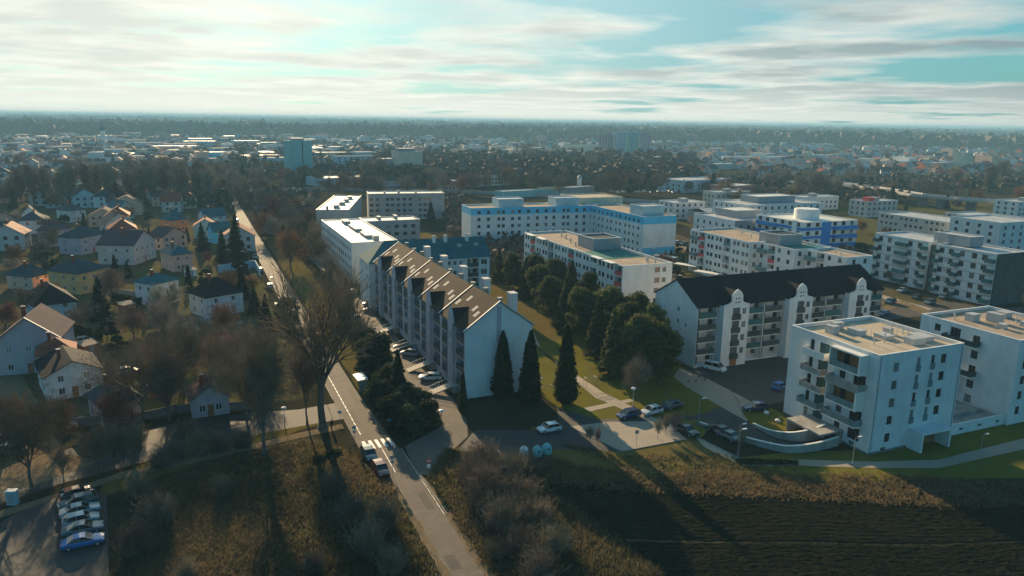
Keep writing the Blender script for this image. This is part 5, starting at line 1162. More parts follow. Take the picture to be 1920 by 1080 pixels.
for i, (x, y, h) in enumerate([(905, 880, 4.6), (950, 905, 4.2), (885, 905, 3.6), (985, 890, 3.8), (910, 935, 4.4), (975, 945, 4.0), (895, 960, 3.2), (940, 990, 3.8), (1000, 985, 3.8), (975, 1040, 3.6), (1035, 1040, 3.4), (1010, 1090, 3.6), (930, 1045, 2.4)]):
    T((x, y), SH[i % 3], h, 'leafless grey brown bush in the thicket right of the narrow street', 'bare_bush', 'bush', 'bare bushes right of the narrow street', h0=3.8, wid=1.25)
for i, (x, y, h) in enumerate([(720, 990, 3.6), (690, 1040, 4.2), (735, 1075, 3.4), (660, 985, 4.0), (630, 930, 3.6), (420, 930, 3.2), (300, 985, 4.0), (250, 1040, 4.0), (350, 1085, 2.6), (590, 1075, 2.4), (260, 930, 3.0)]):
    T((x, y), SH[(i+1) % 3], h, 'leafless bush or young tree in the rough meadow', 'bare_bush', 'bush', 'bare bushes in the meadow', h0=3.8, wid=1.0)
for i, (x, y, h) in enumerate([(330, 862, 3.0), (372, 852, 3.4), (412, 846, 3.0), (455, 838, 3.2), (300, 876, 2.6), (352, 822, 3.2), (255, 832, 3.4), (180, 845, 3.0)]):
    T((x, y), SH[i % 3], h, 'leafless bush on the strip between the side road and the path', 'bare_bush', 'bush', 'bare bushes along the side road', h0=3.8, wid=1.1)
T((318, 792), TB[1], 12.0, 'added bare tree shading the side road, left of the garden house'); T((462, 782), TB[2], 12.0, 'added bare tree shading the side road, right of the garden house')  # two trees added to throw shade on the side road
for i, (x, y, h) in enumerate([(215, 880, 7), (235, 878, 6.5), (185, 890, 7), (120, 905, 5.5), (255, 868, 6)]):
    T((x, y), TB[i % 4], h, 'thin young bare tree in the row behind the parked cars', group='young bare trees behind the parked cars', wid=.8)
for i, (x, y) in enumerate([(1106, 833), (1120, 834), (1270, 808), (1233, 822), (1388, 842), (1248, 815)]):
    T((x, y), TB[i % 4], rt.uniform(2.4, 3.6), 'thin young bare sapling on the new lawn by the pale paving', 'sapling', group='saplings by the paving', wid=.7)
for i in range(15): T((38+i*25+rt.uniform(-7, 7), 384+rt.uniform(-5, 3)), TPOP, rt.uniform(19, 25), 'tall bare columnar poplar in the long double row on the left', 'poplar_tree', group='bare poplars of the double row', h0=24, wid=1.1)
for i in range(9): T((250+i*17+rt.uniform(-4, 4), 368+rt.uniform(-3, 3)), TPOP, rt.uniform(20, 26), 'tall bare columnar poplar in the long double row on the left', 'poplar_tree', group='bare poplars of the double row', h0=24, wid=1.1)
for (x, y, h) in [(1500, 380, 18), (1530, 378, 20), (1548, 378, 17), (1570, 377, 15), (1410, 350, 14), (1880, 340, 20), (1790, 352, 17), (1850, 362, 22), (925, 320, 14), (712, 345, 20), (688, 343, 19), (1440, 362, 14)]:
    T((x, y), TPOP, h, 'tall narrow bare tree beside the railway on the right', 'poplar_tree', group='narrow bare trees by the railway', h0=24, wid=1.5)
STREET = [(19.2, 28.0)[i % 2] for i in range(30)]
for i, X_ in enumerate(STREET[:20]):
    Y_ = 455+i*13; s_ = rt.uniform(11, 15)/15; tree_thing('bare_tree', 'bare tree in the avenue along the far straight street', 'tree', TF[i % 2], (X_+rt.uniform(-.8, .8), Y_, 0), rt.uniform(0, 6.28), (s_*1.15,)*3, 'avenue trees along the far street')
def scatter(n, x0, x1, y0, y1, label, group, seed, prs, hs=(8, 14), ever=.12):
    rr = random.Random(seed); c = t_ = 0
    while c < n and t_ < 9000:
        t_ += 1; X, Y = at(rr.uniform(x0, x1), y0+(y1-y0)*rr.random()**.85)
        if any(abs(X-a-2) < 7 and abs(Y-b-2) < 6 for a, b in ALLH) or 19 < X < 28: continue
        e = rr.random() < ever; pr = rr.choice(TFS if e else prs); s = rr.uniform(*hs)/12.5; o = put('far_tree', FM[id(pr)], None, (X, Y, 0), rr.uniform(0, 6.28), (s*1.1, s*1.1, s)); tag(o, label[1 if e else 0], 'tree', group+(' evergreens' if e else '')); c += 1
def joined(pr):
    a, b = pr; mb = []; V = []; F = []; MI = []; off = 0
    me = bpy.data.meshes.new('far_tree'); vs = []; fs = []; mi = []
    for k, m in enumerate((a, b)):
        base = len(vs); vs += [tuple(v.co) for v in m.vertices]; fs += [tuple(base+i for i in p.vertices) for p in m.polygons]; mi += [k]*len(m.polygons)
    me.from_pydata(vs, [], fs); me.materials.append(a.materials[0]); me.materials.append(b.materials[0]); me.polygons.foreach_set('material_index', mi); me.update(); return me
FM = {id(p): joined(p) for p in TF+TFS}
two = lambda w: (f'bare brown tree {w}', f'dark evergreen tree {w}')
scatter(50, -10, 480, 400, 700, two('in the gardens among the nearer houses'), 'trees among the nearer houses', 1, TF, (4, 10), .42)
scatter(30, -10, 430, 310, 395, two('between the poplar rows and the gardens'), 'trees around the poplar rows', 2, TF, (9, 14), .25)
scatter(36, 420, 900, 300, 372, two('around the tower blocks in the middle distance'), 'trees around the tower blocks', 3, TF, (10, 16), .15)
scatter(40, 860, 1300, 292, 372, two('in the brown wood beyond the railway'), 'trees of the brown wood', 4, TF, (12, 18), .12)
scatter(44, 1240, 1930, 290, 395, two('in the suburb on the right'), 'trees of the right hand suburb', 5, TF, (8, 15), .25)
scatter(16, 440, 600, 372, 470, two('between the far street and the panel blocks'), 'trees before the panel blocks', 7, TF, (7, 12), .35)
scatter(20, 1180, 1300, 440, 530, two('or shrub between the red loggia blocks'), 'shrubs between the red loggia blocks', 8, TF, (2, 5), .4)
scatter(20, -10, 1, 1, 2, two(''), 'x', 9, TF) if 0 else None
scatter(30, 1180, 1930, 380, 520, two('between the blocks of the right hand estate'), 'trees between the right hand blocks', 12, TF, (5, 9), .3)
scatter(14, 1640, 1930, 480, 580, two('or shrub around the right hand blocks'), 'shrubs around the right hand blocks', 6, TF, (2, 4.5), .3)
# far woods and bushes that read as one mass
def crown_mass(name, pts, m, seed, nf=26):
    rs = np.random.RandomState(seed); V = []; F = []; off = 0
    P_ = np.array([p[:2] for p in pts]); Hh = np.array([p[2] for p in pts]); Rr_ = np.array([p[3] for p in pts]); n = len(P_)
    d = rs.normal(size=(n, nf, 3)); d /= np.linalg.norm(d, axis=2)[:, :, None]; d[:, :, 2] = np.abs(d[:, :, 2]); c = np.stack([P_[:, 0], P_[:, 1], Hh*.45], 1)[:, None, :]
    C = c+d*np.stack([Rr_, Rr_, Hh*.55], 1)[:, None, :]*(.7+.35*rs.rand(n, nf, 1)); sz = np.repeat(Rr_*.42, nf); Q, F = quads(rs, C.reshape(-1, 3), d.reshape(-1, 3), sz, .5)
    # crowns only, nothing is drawn below them
    o = put(name, npmesh(name, Q, F, [M[m]])); o['kind'] = 'stuff'; return o
mat('wood_far', (.12, .10, .075), .95, .45, .02, hue=(.032, .044, .034)); mat('wood_brown', (.16, .11, .08), .95, .4, .03, hue=(.085, .07, .055))
rs = np.random.RandomState(5); rr = random.Random(8)
def pool(n, x0, x1, y0, y1, h=(9, 15), rk=.38, pw=1.0):
    out = []
    for _ in range(n):
        X, Y = at(rr.uniform(x0, x1), y0+(y1-y0)*rr.random()**pw); hh = rr.uniform(*h)
        if 17.5 < X < 29.5 and Y < 1000: continue
        out.append((X, Y, hh, hh*rk*rr.uniform(.7, 1.3)))
    return out
crown_mass('mid_wood', pool(500, -1500, -50, 262, 420, (5, 10))+pool(300, 1970, 2700, 290, 420, (5, 9))+pool(300, -40, 440, 262, 395, (5, 9))+pool(420, 430, 870, 255, 345, (7, 12))+pool(260, 1240, 1960, 345, 362, (5, 9)), 'wood_far', 1)
crown_mass('brown_wood', pool(420, 700, 880, 300, 350, (9, 14))+pool(600, 860, 1300, 296, 352, (9, 15))+pool(130, 1290, 1960, 335, 350, (5, 8))+pool(160, 880, 1010, 455, 520, (2, 5))+pool(70, 455, 590, 372, 440, (4, 9))+pool(60, 830, 872, 372, 440, (3, 6))+pool(120, 1380, 1700, 368, 385, (5, 9)), 'wood_brown', 2)
crown_mass('suburb_greenery', pool(420, 1240, 1960, 262, 330, (4, 8))+pool(300, 400, 1240, 252, 292, (5, 9)), 'wood_far', 3)
wd = []
for _ in range(19000):
    y = 2100*math.exp(rr.random()*1.6); a = rr.uniform(R(66.6-42), R(66.6+42)); X, Y = y*math.cos(a), y*math.sin(a)
    k = math.sin(X*.0011+1.3)*math.cos(Y*.0009-X*.0004)+.35*math.sin(Y*.003+X*.002)
    if k > -.75: hh = rr.uniform(13, 24); wd.append((X, Y, hh, hh*rr.uniform(.6, 1.1)*(1+y/5000)))
crown_mass('far_forest', wd, 'wood_far', 4, 14)
# low wooded ridges near the horizon
for i, (dist, hh, a0, a1) in enumerate([(15000, 40, 60, 118), (19000, 52, 12, 112), (24000, 60, 10, 120)]):
    mb = MB(); n = 90; b = 0
    for k in range(n+1):
        a = R(a0+(a1-a0)*k/n); f = min(1, k/14, (n-k)/14); z = hh*f*(.7+.2*math.sin(k*.31+i)+.08*math.sin(k*1.3)); 
        for (dd, zz) in ((dist, -1), (dist*1.03, z*.5), (dist*1.07, z), (dist*1.2, -1)): mb.v.append((dd*math.cos(a), dd*math.sin(a), zz))
    for k in range(n):
        for j in range(3): mb.f.append((k*4+j, k*4+4+j, k*4+5+j, k*4+1+j)); mb.m.append(0)
    o = mb.obj('hills', M['wood_far'], None, True); o['kind'] = 'structure'

# ------------------------------------------------------------------ grasses
def tufts(name, poly, n, hgt, m, seed, wdt=.05, k=5, sp=.22, dens=None, z0=.02, lean=.35):
    rs = np.random.RandomState(seed); P_ = np.array(poly); lo, hi = P_.min(0), P_.max(0); C = rs.uniform(lo, hi, (n*3, 2))
    ins = np.zeros(len(C), bool); j = len(P_)-1
    for i in range(len(P_)):
        a, b = P_[i], P_[j]; c = ((a[1] > C[:, 1]) != (b[1] > C[:, 1])) & (C[:, 0] < (b[0]-a[0])*(C[:, 1]-a[1])/(b[1]-a[1]+1e-9)+a[0]); ins ^= c; j = i
    C = C[ins]; d = .5+.5*np.sin(C[:, 0]*.55+np.sin(C[:, 1]*.4)*2)*np.cos(C[:, 1]*.43+np.sin(C[:, 0]*.3)*1.7); C = C[rs.rand(len(C)) < .25+.75*d][:n]; n = len(C)
    B = np.repeat(C, k, 0)+rs.normal(scale=sp, size=(n*k, 2)); hh = hgt*(.35+.9*rs.rand(n*k))*np.repeat(.5+.8*rs.rand(n), k); a = rs.rand(n*k)*6.283; t = np.stack([np.cos(a), np.sin(a)], 1)*wdt*(.6+rs.rand(n*k))[:, None]
    ln = rs.normal(scale=lean, size=(n*k, 2))*hh[:, None]; Z = np.full(n*k, z0)
    V = np.stack([np.column_stack([B-t, Z]), np.column_stack([B+t, Z]), np.column_stack([B+ln, Z+hh])], 1).reshape(-1, 3)
    o = put(name, npmesh(name, V, np.arange(3*n*k).reshape(-1, 3), [M[m]])); o['kind'] = 'stuff'; return o
tufts('meadow_grass', [(-33, 62), (22.4, 62), (22.4, 96), (19, 108), (14, 114), (2, 112), (-8, 108), (-10, 86), (-18, 78)], 24000, .40, 'blades', 1, .07, 6, .28, lean=1.1)
tufts('undergrowth', [(-33, 62), (22.4, 62), (22.4, 96), (19, 104), (-8, 104), (-10, 86), (-18, 78)], 5200, .7, 'scrub', 11, .05, 9, .45)
tufts('undergrowth', [(28.6, 62), (46, 62), (41, 90), (34, 98), (28.8, 92)], 2600, .8, 'scrub', 12, .05, 9, .45)
tufts('sunlit_tufts', [(-4, 66), (5, 72), (5, 92), (0, 98), (-7, 95), (-10, 80)], 9000, .5, 'blades_rust', 2, .07, 6, .3, lean=1.1)  # paler gold tufts put the sunlit patch of meadow into colour
tufts('verge_grass', [(28, 62), (46, 62), (41, 96), (34, 103), (28.5, 95)], 9000, .42, 'blades', 3, .07, 6, .3, lean=.9)
tufts('dry_grass', [(45, 98), (50, 90.5), (58, 84.5), (73, 78.5), (90, 71), (110, 60), (116, 56), (113, 51), (88, 62.5), (66, 74), (50, 82), (42, 88)], 7500, .48, 'blades_rust', 4, .08, 10, .5, lean=1.0)
tufts('dry_grass', [(50, 100), (58.5, 91), (72, 86), (84, 76), (73, 78), (56, 86)], 2600, .35, 'blades', 5, .06)
tufts('verge_grass', [(19.5, 104), (22.8, 97), (23.2, 92), (18, 92), (14, 112)], 1500, .5, 'blades_rust', 6, .06)

def hedge(q0, q1, h, label, seed, m='hedge', w=.55):
    a, b = Vector(at(*q0)), Vector(at(*q1)); L = (b-a).length; rs = np.random.RandomState(seed); n = int(L*h*130); x = rs.rand(n)*L; y = rs.uniform(-w, w, n); z = rs.rand(n)**.7*h*(.88+.12*np.sin(x*1.7+seed)); C = np.stack([x, y, z+.05], 1)
    V, F = quads(rs, C, np.stack([0*x, np.sign(y), z/h], 1), .17, .6); o = thing('hedge', label, 'hedge', (a.x, a.y, 0), math.atan2((b-a).y, (b-a).x)); put('foliage', npmesh('foliage', V, F, [M[m]]), o); mb = MB()
    for i in range(max(2, int(L/1.2))): xx = (i+.5)*L/max(2, int(L/1.2)); mb.tube((xx, 0, 0), (xx, 0, h*.6), .04, .03, 5)
    mb.obj('stems', M['bark'], o)
for i, (q0, q1, h, lab) in enumerate([((210, 560), (262, 572), 1.8, 'dark hedge right of the yellow house conifer'), ((330, 596), (352, 618), 1.4, 'low hedge between the two white houses'), ((120, 618), (190, 640), 2.2, 'tall dark hedge behind the courtyard car'), ((200, 660), (262, 650), 1.8, 'hedge above the garden drive with the white car'), ((262, 700), (330, 690), 1.5, 'hedge right of the white car in the drive'), ((400, 640), (452, 632), 1.7, 'hedge left of the street behind the dark roofed white house'),
        ((300, 540), (335, 548), 1.3, 'low hedge before the turquoise roofed white house'), ((60, 470), (100, 478), 1.6, 'hedge below the mauve roofed house'), ((440, 690), (500, 682), 1.8, 'hedge along the gardens near the big bare trees'), ((590, 868), (640, 850), .8, 'low scrubby hedge beside the zebra crossing'), ((1495, 870), (1380, 868), .5, 'low planting along the path below the ramp'), ((1120, 470), (1160, 500), 1.5, 'hedge beside the red loggia block')]): hedge(q0, q1, h, lab, i)
def shed(q, rz, lab, m='wood', rm='roof_tan', w=3.2, d=2.6):
    o = thing('garden_shed', lab, 'shed', (*at(*q), 0), R(rz)); mb = MB(); mb.box(0, 0, 0, w, d, 2.1); mb.obj('wall', M[m], o); mb = MB(); mb.face([(-.2, -.2, 2.15), (w+.2, -.2, 2.15), (w+.2, d+.2, 2.6), (-.2, d+.2, 2.6)]); mb.face([(-.2, -.2, 2.05), (w+.2, -.2, 2.05), (w+.2, d+.2, 2.5), (-.2, d+.2, 2.5)]); mb.obj('roof', M[rm], o); mb = MB(); mb.box(w*.35, -.04, .05, w*.35+.9, 0, 1.9); mb.obj('door', M['grey_render'], o)
for i, (q, rz, lab, m) in enumerate([((232, 588), 30, 'small wooden shed beside the tall dark conifer', 'wood'), ((300, 640), 10, 'pale shed among bare trees left of centre', 'warm_render'), ((160, 668), 40, 'wooden shed in the dark courtyard', 'wood'), ((410, 660), 20, 'small grey shed near the street gardens', 'grey_render'), ((350, 520), 15, 'white shed left of the street wall', 'white_render'), ((228, 478), 35, 'pale shed below the big mauve roof', 'cream_render'), ((280, 748), 12, 'wooden shed right of the grey bungalow', 'wood'), ((470, 745), 8, 'grey garage by the side road corner', 'grey_render')]): shed(q, rz, lab, m)
# ------------------------------------------------------------------ cars
CARM = {}
def car_parts(kind):
    L, Wd, H, hood, ws, rf0, rf1, rw = {'hatch': (4.1, 1.76, 1.48, .86, 1.0, 1.65, 3.45, 3.95), 'estate': (4.6, 1.80, 1.48, .86, 1.15, 1.95, 4.0, 4.5), 'sedan': (4.6, 1.80, 1.42, .84, 1.15, 2.0, 3.2, 3.95), 'van': (4.5, 1.82, 1.85, 1.02, .75, 1.45, 4.25, 4.45)}[kind]
    st = [(0, .42, .62, .80), (.12, .28, .72, .92), (ws*.55, .22, hood-.02, 1), (ws, .22, hood+.03, 1), (L*.5, .22, hood+.07, 1.0), (rw, .24, hood+.10, 1), (L-.12, .28, hood+(.08 if kind != 'sedan' else 0), .94), (L, .42, hood-.18, .84)]
    body = MB(); rg = []
    for x, zl, zh, wf in st:
        w = Wd/2*wf; rg.append([(x, -w*.86, zl), (x, -w, zl+.14), (x, -w, zh-.18), (x, -w*.90, zh), (x, 0, zh+.04), (x, w*.90, zh), (x, w, zh-.18), (x, w, zl+.14), (x, w*.86, zl)])
    for a, b in zip(rg[:-1], rg[1:]):
        for j in range(8): body.face([a[j], b[j], b[j+1], a[j+1]][::-1])
        body.face([a[0], b[0], b[8], a[8]])
    body.face(rg[0][::-1]); body.face(rg[-1])
    zb = hood+.05; wr = Wd/2*.78; wb = Wd/2*.92; roof = [(rf0, -wr, H-.05), (rf0, wr, H-.05), (rf1, wr, H-.07), (rf1, -wr, H-.07)]; mid = [((rf0+rf1)/2, -wr*.8, H), ((rf0+rf1)/2, wr*.8, H)]
    body.face([roof[0], roof[1], mid[1], mid[0]]); body.face([mid[0], mid[1], roof[2], roof[3]]); body.face([roof[0], mid[0], roof[3]]); body.face([roof[1], roof[2], mid[1]])
    gl = MB(); B = [(ws-.02, -wb, zb-.04), (ws-.02, wb, zb-.04), (rw+.05, wb, zb), (rw+.05, -wb, zb)]
    for i in range(4): gl.face([B[i], B[(i+1) % 4], roof[(i+1) % 4], roof[i]])
    pil = body
    for i, (bx, rx) in enumerate([(ws, rf0), ((ws+rw)/2, (rf0+rf1)/2), (rw, rf1)]):
        for s_ in (-1, 1): pil.tube((bx, s_*wb*1.0, zb), (rx, s_*wr*1.01, H-.06), .045, .04, 4)
    ty = MB(); ri = MB(); 
    ty.tube((0, -.1, 0), (0, .1, 0), .32, .32, 14, 0, True); ri.tube((0, -.112, 0), (0, .112, 0), .19, .19, 10, 0, True)
    hl = MB(); hl.box(-.03, -.17, -.07, .05, .17, .07); tl = MB(); tl.box(-.05, -.13, -.13, .03, .13, .13)
    return dict(L=L, W=Wd, hood=hood, ws=ws, body=body, gl=gl.mesh('windows', [M['car_glass']]), ty=ty.mesh('wheel', [M['rubber']]), ri=ri.mesh('rim', [M['steel']]), hl=hl.mesh('headlight', [M['lamp_white']]), tl=tl.mesh('taillight', [M['red_paint']]), bm={})
def car(q0, q1, kind, colr, label, name='parked_car', group=None, cat='car', reverse=False):
    """from the tail pixel to the nose pixel on the ground"""
    k = CARM.setdefault(kind, None) or CARM.__setitem__(kind, car_parts(kind)) or CARM[kind]
    a, b = Vector(at(*q0)), Vector(at(*q1)); c = (a+b)/2; d = (b-a).normalized(); n_ = -d*k['L']/2
    o = thing(name, label, cat, (c.x+d.x*k['L']/2, c.y+d.y*k['L']/2, .045), math.atan2(-d.y, -d.x), group)
    if colr not in k['bm']: k['bm'][colr] = k['body'].mesh('body', [M['paint_'+colr]], False)
    put('body', k['bm'][colr], o); put('windows', k['gl'], o)
    for x in (.78, k['L']-.85):
        for s_ in (-1, 1): w_ = put('wheel', k['ty'], o, (x, s_*(k['W']/2-.1), .32)); put('rim', k['ri'], w_)
    for s_ in (-1, 1): put('headlight', k['hl'], o, (.10, s_*k['W']*.34, .64)); put('taillight', k['tl'], o, (k['L']-.04, s_*k['W']*.38, .78))
    return o
cp = 'cars parked in the lot at the lower left'
car((117, 940), (172, 925), 'hatch', 'maroon', 'maroon car, rearmost of the six in the lower left car park', group=cp)
car((180, 940), (114, 955), 'estate', 'teal', 'grey blue car parked beside the maroon one at lower left', group=cp)
car((116, 972), (184, 956), 'sedan', 'silver', 'grey silver car, third from the back in the lower left car park', group=cp)
car((118, 990), (186, 974), 'hatch', 'silver', 'pale silver car beside the dark one in the lower left car park', group=cp)
car((121, 1006), (190, 992), 'sedan', 'grey', 'dark grey car next to the bright blue one at lower left', group=cp)
car((122, 1030), (190, 1016), 'sedan', 'blue', 'bright blue car nearest the camera in the lower left car park', group=cp)
car((682, 842), (703, 874), 'estate', 'teal', 'dark teal car parked on the kerb of the street, farther of the two')
car((703, 871), (725, 902), 'estate', 'maroon', 'dark maroon car parked on the kerb of the street, nearer of the two')
car((1047, 806), (1012, 812), 'hatch', 'white', 'white hatchback alone in the shaded yard near the containers')
car((1198, 778), (1158, 787), 'estate', 'navy', 'blue estate car at the edge of the yard beside the white one'); car((1239, 772), (1204, 780), 'hatch', 'white', 'white car behind the blue estate at the yard edge')
car((1248, 769), (1274, 760), 'sedan', 'teal', 'dark teal car in deep shade under the pines'); car((1271, 805), (1302, 820), 'sedan', 'black', 'black car parked beside the pale paving by the saplings')
car((1362, 818), (1335, 806), 'sedan', 'black', 'black car left of the ramp, farther of the pair'); car((1380, 829), (1350, 815), 'sedan', 'grey', 'dark grey car left of the ramp, nearer of the pair')
car((1328, 692), (1354, 698), 'van', 'white', 'white delivery van at the left end of the dark roofed row', 'delivery_van', cat='van')
car((1448, 735), (1476, 724), 'hatch', 'blue', 'blue car half hidden behind the white cube block'); car((1432, 768), (1400, 770), 'estate', 'navy', 'dark blue car on the lawn edge by the garage ramp')
LN = [((706, 572), (682, 573), 'hatch', 'maroon', 'dark red car, far end of the lane before the brown roofed block'), ((709, 586), (685, 584), 'estate', 'navy', 'navy car beside the dark red one on the lane'), ((769, 656), (744, 654), 'estate', 'black', 'black car between two entrance ramps on the lane'),
      ((781, 668), (756, 665), 'hatch', 'silver', 'silver car just before the third entrance ramp'), ((824, 712), (790, 712), 'estate', 'white', 'white car next to the nearest entrance ramp on the lane'), ((735, 690), (718, 676), 'hatch', 'silver', 'silver car under the trees on the left of the lane'),
      ((672, 604), (660, 596), 'hatch', 'grey', 'grey car half under bare trees left of the lane'), ((776, 742), (760, 730), 'hatch', 'pink', 'pink red car among the evergreen bushes'), ((812, 786), (798, 770), 'hatch', 'blue', 'blue car among the evergreen bushes by the lane'),
      ((690, 640), (676, 626), 'hatch', 'white', 'white car under bare trees left of the lane'), ((640, 560), (628, 546), 'hatch', 'red', 'red car far up the lane near the pale panel block'), ((668, 556), (652, 545), 'hatch', 'white', 'white car by the corner of the pale panel block')]
for a, b_, k, c, l in LN: car(a, b_, k, c, l)
car((224, 703), (257, 699), 'hatch', 'white', 'white car in the garden drive behind the grey bungalow'); car((6, 832), (36, 838), 'van', 'white', 'white van at the left edge by the sandy yard', 'delivery_van', cat='van'); car((10, 848), (38, 852), 'hatch', 'silver', 'silver car at the left edge beside the white van')
car((145, 645), (172, 640), 'hatch', 'silver', 'pale car in the dark courtyard behind the tall lilac house'); car((110, 808), (128, 804), 'hatch', 'silver', 'silver car under the rust brown trees at left')
for i, (x, y, c) in enumerate([(1668, 569, 'teal'), (1742, 570, 'grey'), (1718, 560, 'black'), (1655, 592, 'navy'), (1690, 548, 'silver'), (1768, 560, 'grey')]):
    car((x+14, y-3), (x-12, y+3), 'hatch', c, ['dark teal car by the right corner of the slate roofed row', 'grey car below the rounded bays', 'black car below the rounded bays', 'navy car near the right end of the slate roofed row', 'silver car on the track below the rounded bays', 'grey car nearest the glass balconies'][i])
# far rows: small single-mesh cars
fcm = {}
def far_car(X, Y, c, lab, grp, rz):
    if c not in fcm:
        k = CARM['hatch']; mb = MB(); mb.v = list(k['body'].v); mb.f = list(k['body'].f); mb.m = [0]*len(mb.f); b0 = len(mb.v); g_ = k['gl']; mb.v += [tuple(v.co) for v in g_.vertices]; mb.f += [tuple(b0+i for i in p.vertices) for p in g_.polygons]; mb.m += [1]*len(g_.polygons)
        for x in (.78, 3.25):
            for s_ in (-1, 1): mb.tube((x, s_*.78-.1, .32), (x, s_*.78+.1, .32), .32, .32, 8, 2, True)
        fcm[c] = mb.mesh('far_car', [M['paint_'+c], M['car_glass'], M['rubber']])
    tag(put('far_car', fcm[c], None, (X, Y, .03), rz), lab, 'car', grp)
cc_ = ['white', 'silver', 'silver', 'grey', 'navy', 'red', 'white', 'black']
for i in range(24): X, Y = at(1150+i*10.5+rt.uniform(-2, 2), 361.5+rt.uniform(-1, 1)); far_car(X, Y, rt.choice(cc_), 'glinting car in the long row beyond the railway', 'cars parked beyond the railway', rt.uniform(1.2, 1.6))
for i in range(14): X, Y = at(1604+i*6.5, 401+rt.uniform(-1, 1)); far_car(X, Y, rt.choice(cc_), 'small car in the row at the edge of the right hand meadow', 'cars parked at the right hand meadow', 1.4)
for i in range(8): X, Y = at(1262+i*14, 458+i*2.5); far_car(X, Y, rt.choice(cc_), 'car between the two red loggia blocks', 'cars between the red loggia blocks', .2)
for i in range(8): far_car(*[(19.4, 20.0)[i % 2]][:1], 200+i*26, rt.choice(cc_), 'car parked along the left kerb of the far street', 'cars parked along the far street', 1.57)

# ------------------------------------------------------------------ street furniture and people
def lamp(q, h, label, two_=False, head='flat', m='steel'):
    X, Y = at(*q); o = thing('street_lamp', label, 'street lamp', (X, Y, 0)); mb = MB(); mb.tube((0, 0, 0), (0, 0, 1), .09, .08, 8); mb.tube((0, 0, 1), (0, 0, h), .06, .045, 8); mb.obj('pole', M[m], o)
    if head == 'flat':
        mb = MB(); mb.tube((0, 0, h), (.9, 0, h+.12), .035, .035, 6); mb.obj('arm', M[m], o); mb = MB(); mb.box(.5, -.14, h+.08, 1.25, .14, h+.2); mb.obj('lamp_head', M['lamp_white'], o)
        if two_: mb = MB(); mb.tube((0, 0, h), (-.9, 0, h+.12), .035, .035, 6); mb.obj('arm', M[m], o); mb = MB(); mb.box(-1.25, -.14, h+.08, -.5, .14, h+.2); mb.obj('lamp_head', M['lamp_white'], o)
    else: mb = MB(); mb.lathe([(.06, 0), (.32, .12), (.45, .3), (.36, .42), (.01, .52)], 14, 0, (0, 0, h)); mb.obj('lamp_head', M['lamp_white'], o)
    return o
lamp((1309, 797), 4.6, 'slim grey street lamp in the middle of the shaded yard'); lamp((1186, 768), 3.7, 'lamp with a round white head at the corner of the dry lawn', head='disc')
lamp((828, 819), 4.2, 'lamp with a flat white disc on a rusty pole by the lane mouth', head='disc', m='rust_pole'); lamp((1598, 873), 4.4, 'slim lamp on the path before the white cube block')
lamp((1383, 860), 4.6, 'slim lamp on the path left of the ramp'); lamp((1385, 830), 3.0, 'short lamp beside the two black cars'); lamp((534, 800), 3.0, 'lamp with a small white globe on the grass left of the biggest tree', head='disc')
lamp((592, 700), 8.2, 'tall street lamp with a white head above the bare trees'); lamp((694, 668), 4.8, 'double headed white lamp between the street and the lane', True); lamp((1838, 850), 3.0, 'short lamp on the lawn below the right hand white block')
lamp((505, 560), 6, 'lamp on the left side of the street in the sun glare'); lamp((1013, 735), 2.4, 'small lamp beside the path between two cypresses', head='disc')
def sign(q, h, kind, label, name='road_sign'):
    X, Y = at(*q); o = thing(name, label, 'road sign', (X, Y, 0), R(-18)); mb = MB(); mb.tube((0, 0, 0), (0, 0, h), .035, .035, 6); mb.obj('post', M['steel'], o)
    def disc(z, r, m): b_ = MB(); b_.tube((0, -.06, z), (0, -.03, z), r, r, 18, 0, True); return b_.obj('sign_plate', M[m], o)
    if kind == 'noentry': d = disc(h-.05, .36, 'red_paint'); mb = MB(); mb.box(-.24, -.075, h-.11, .24, -.061, h+.01); mb.obj('white_bar', M['white_paint'], d); mb = MB(); mb.box(-.25, -.06, h-1.1, .25, -.03, h-.6); mb.obj('sign_plate', M['white_paint'], o)
    elif kind == 'back': disc(h-.05, .36, 'steel'); disc(h-.75, .28, 'steel')
    elif kind == 'backsq': mb = MB(); mb.box(-.3, -.06, h-.6, .3, -.03, h); mb.obj('sign_plate', M['steel'], o)
    else: mb = MB(); mb.box(-.32, -.06, h-.6, .32, -.03, h); mb.obj('sign_plate', M['turquoise_paint'], o)
sign((804, 895), 2.6, 'noentry', 'red no entry sign with a white plate at the right kerb'); sign((736, 893), 3.0, 'back', 'grey back of two round signs beside the parked maroon car'); sign((665, 833), 2.9, 'back', 'grey back of two small signs beside the zebra crossing')
sign((638, 803), 3.2, 'backsq', 'grey square sign back on the verge above the zebra crossing'); sign((730, 806), 2.2, 'blue', 'blue square sign in the shade behind the zebra crossing'); sign((1193, 835), 2.6, 'backsq', 'narrow dark sign at the corner of the pale paving')
for i, (x, y, m, lab) in enumerate([(982, 857, 'white_paint', 'white bell shaped recycling container, leftmost of the three'), (1007, 856, 'sea_green', 'green bell shaped recycling container in the middle of the three'), (1025, 851, 'sea_green', 'green bell shaped recycling container, rightmost of the three')]):
    o = thing('recycling_container', lab, 'recycling container', (*at(x, y), 0)); mb = MB(); mb.lathe([(.72, .05), (.78, .3), (.78, .9), (.66, 1.35), (.4, 1.65), (.12, 1.75), (.01, 1.76)], 18); mb.obj('body', M[m], o, True); mb = MB(); mb.tube((0, 0, 1.7), (0, 0, 1.95), .09, .09, 8, 0, True); mb.obj('lifting_knob', M['steel'], o); mb = MB(); mb.tube((0, -.76, 1.05), (0, -.6, 1.05), .16, .16, 12, 0, True); mb.obj('opening', M['rubber'], o)
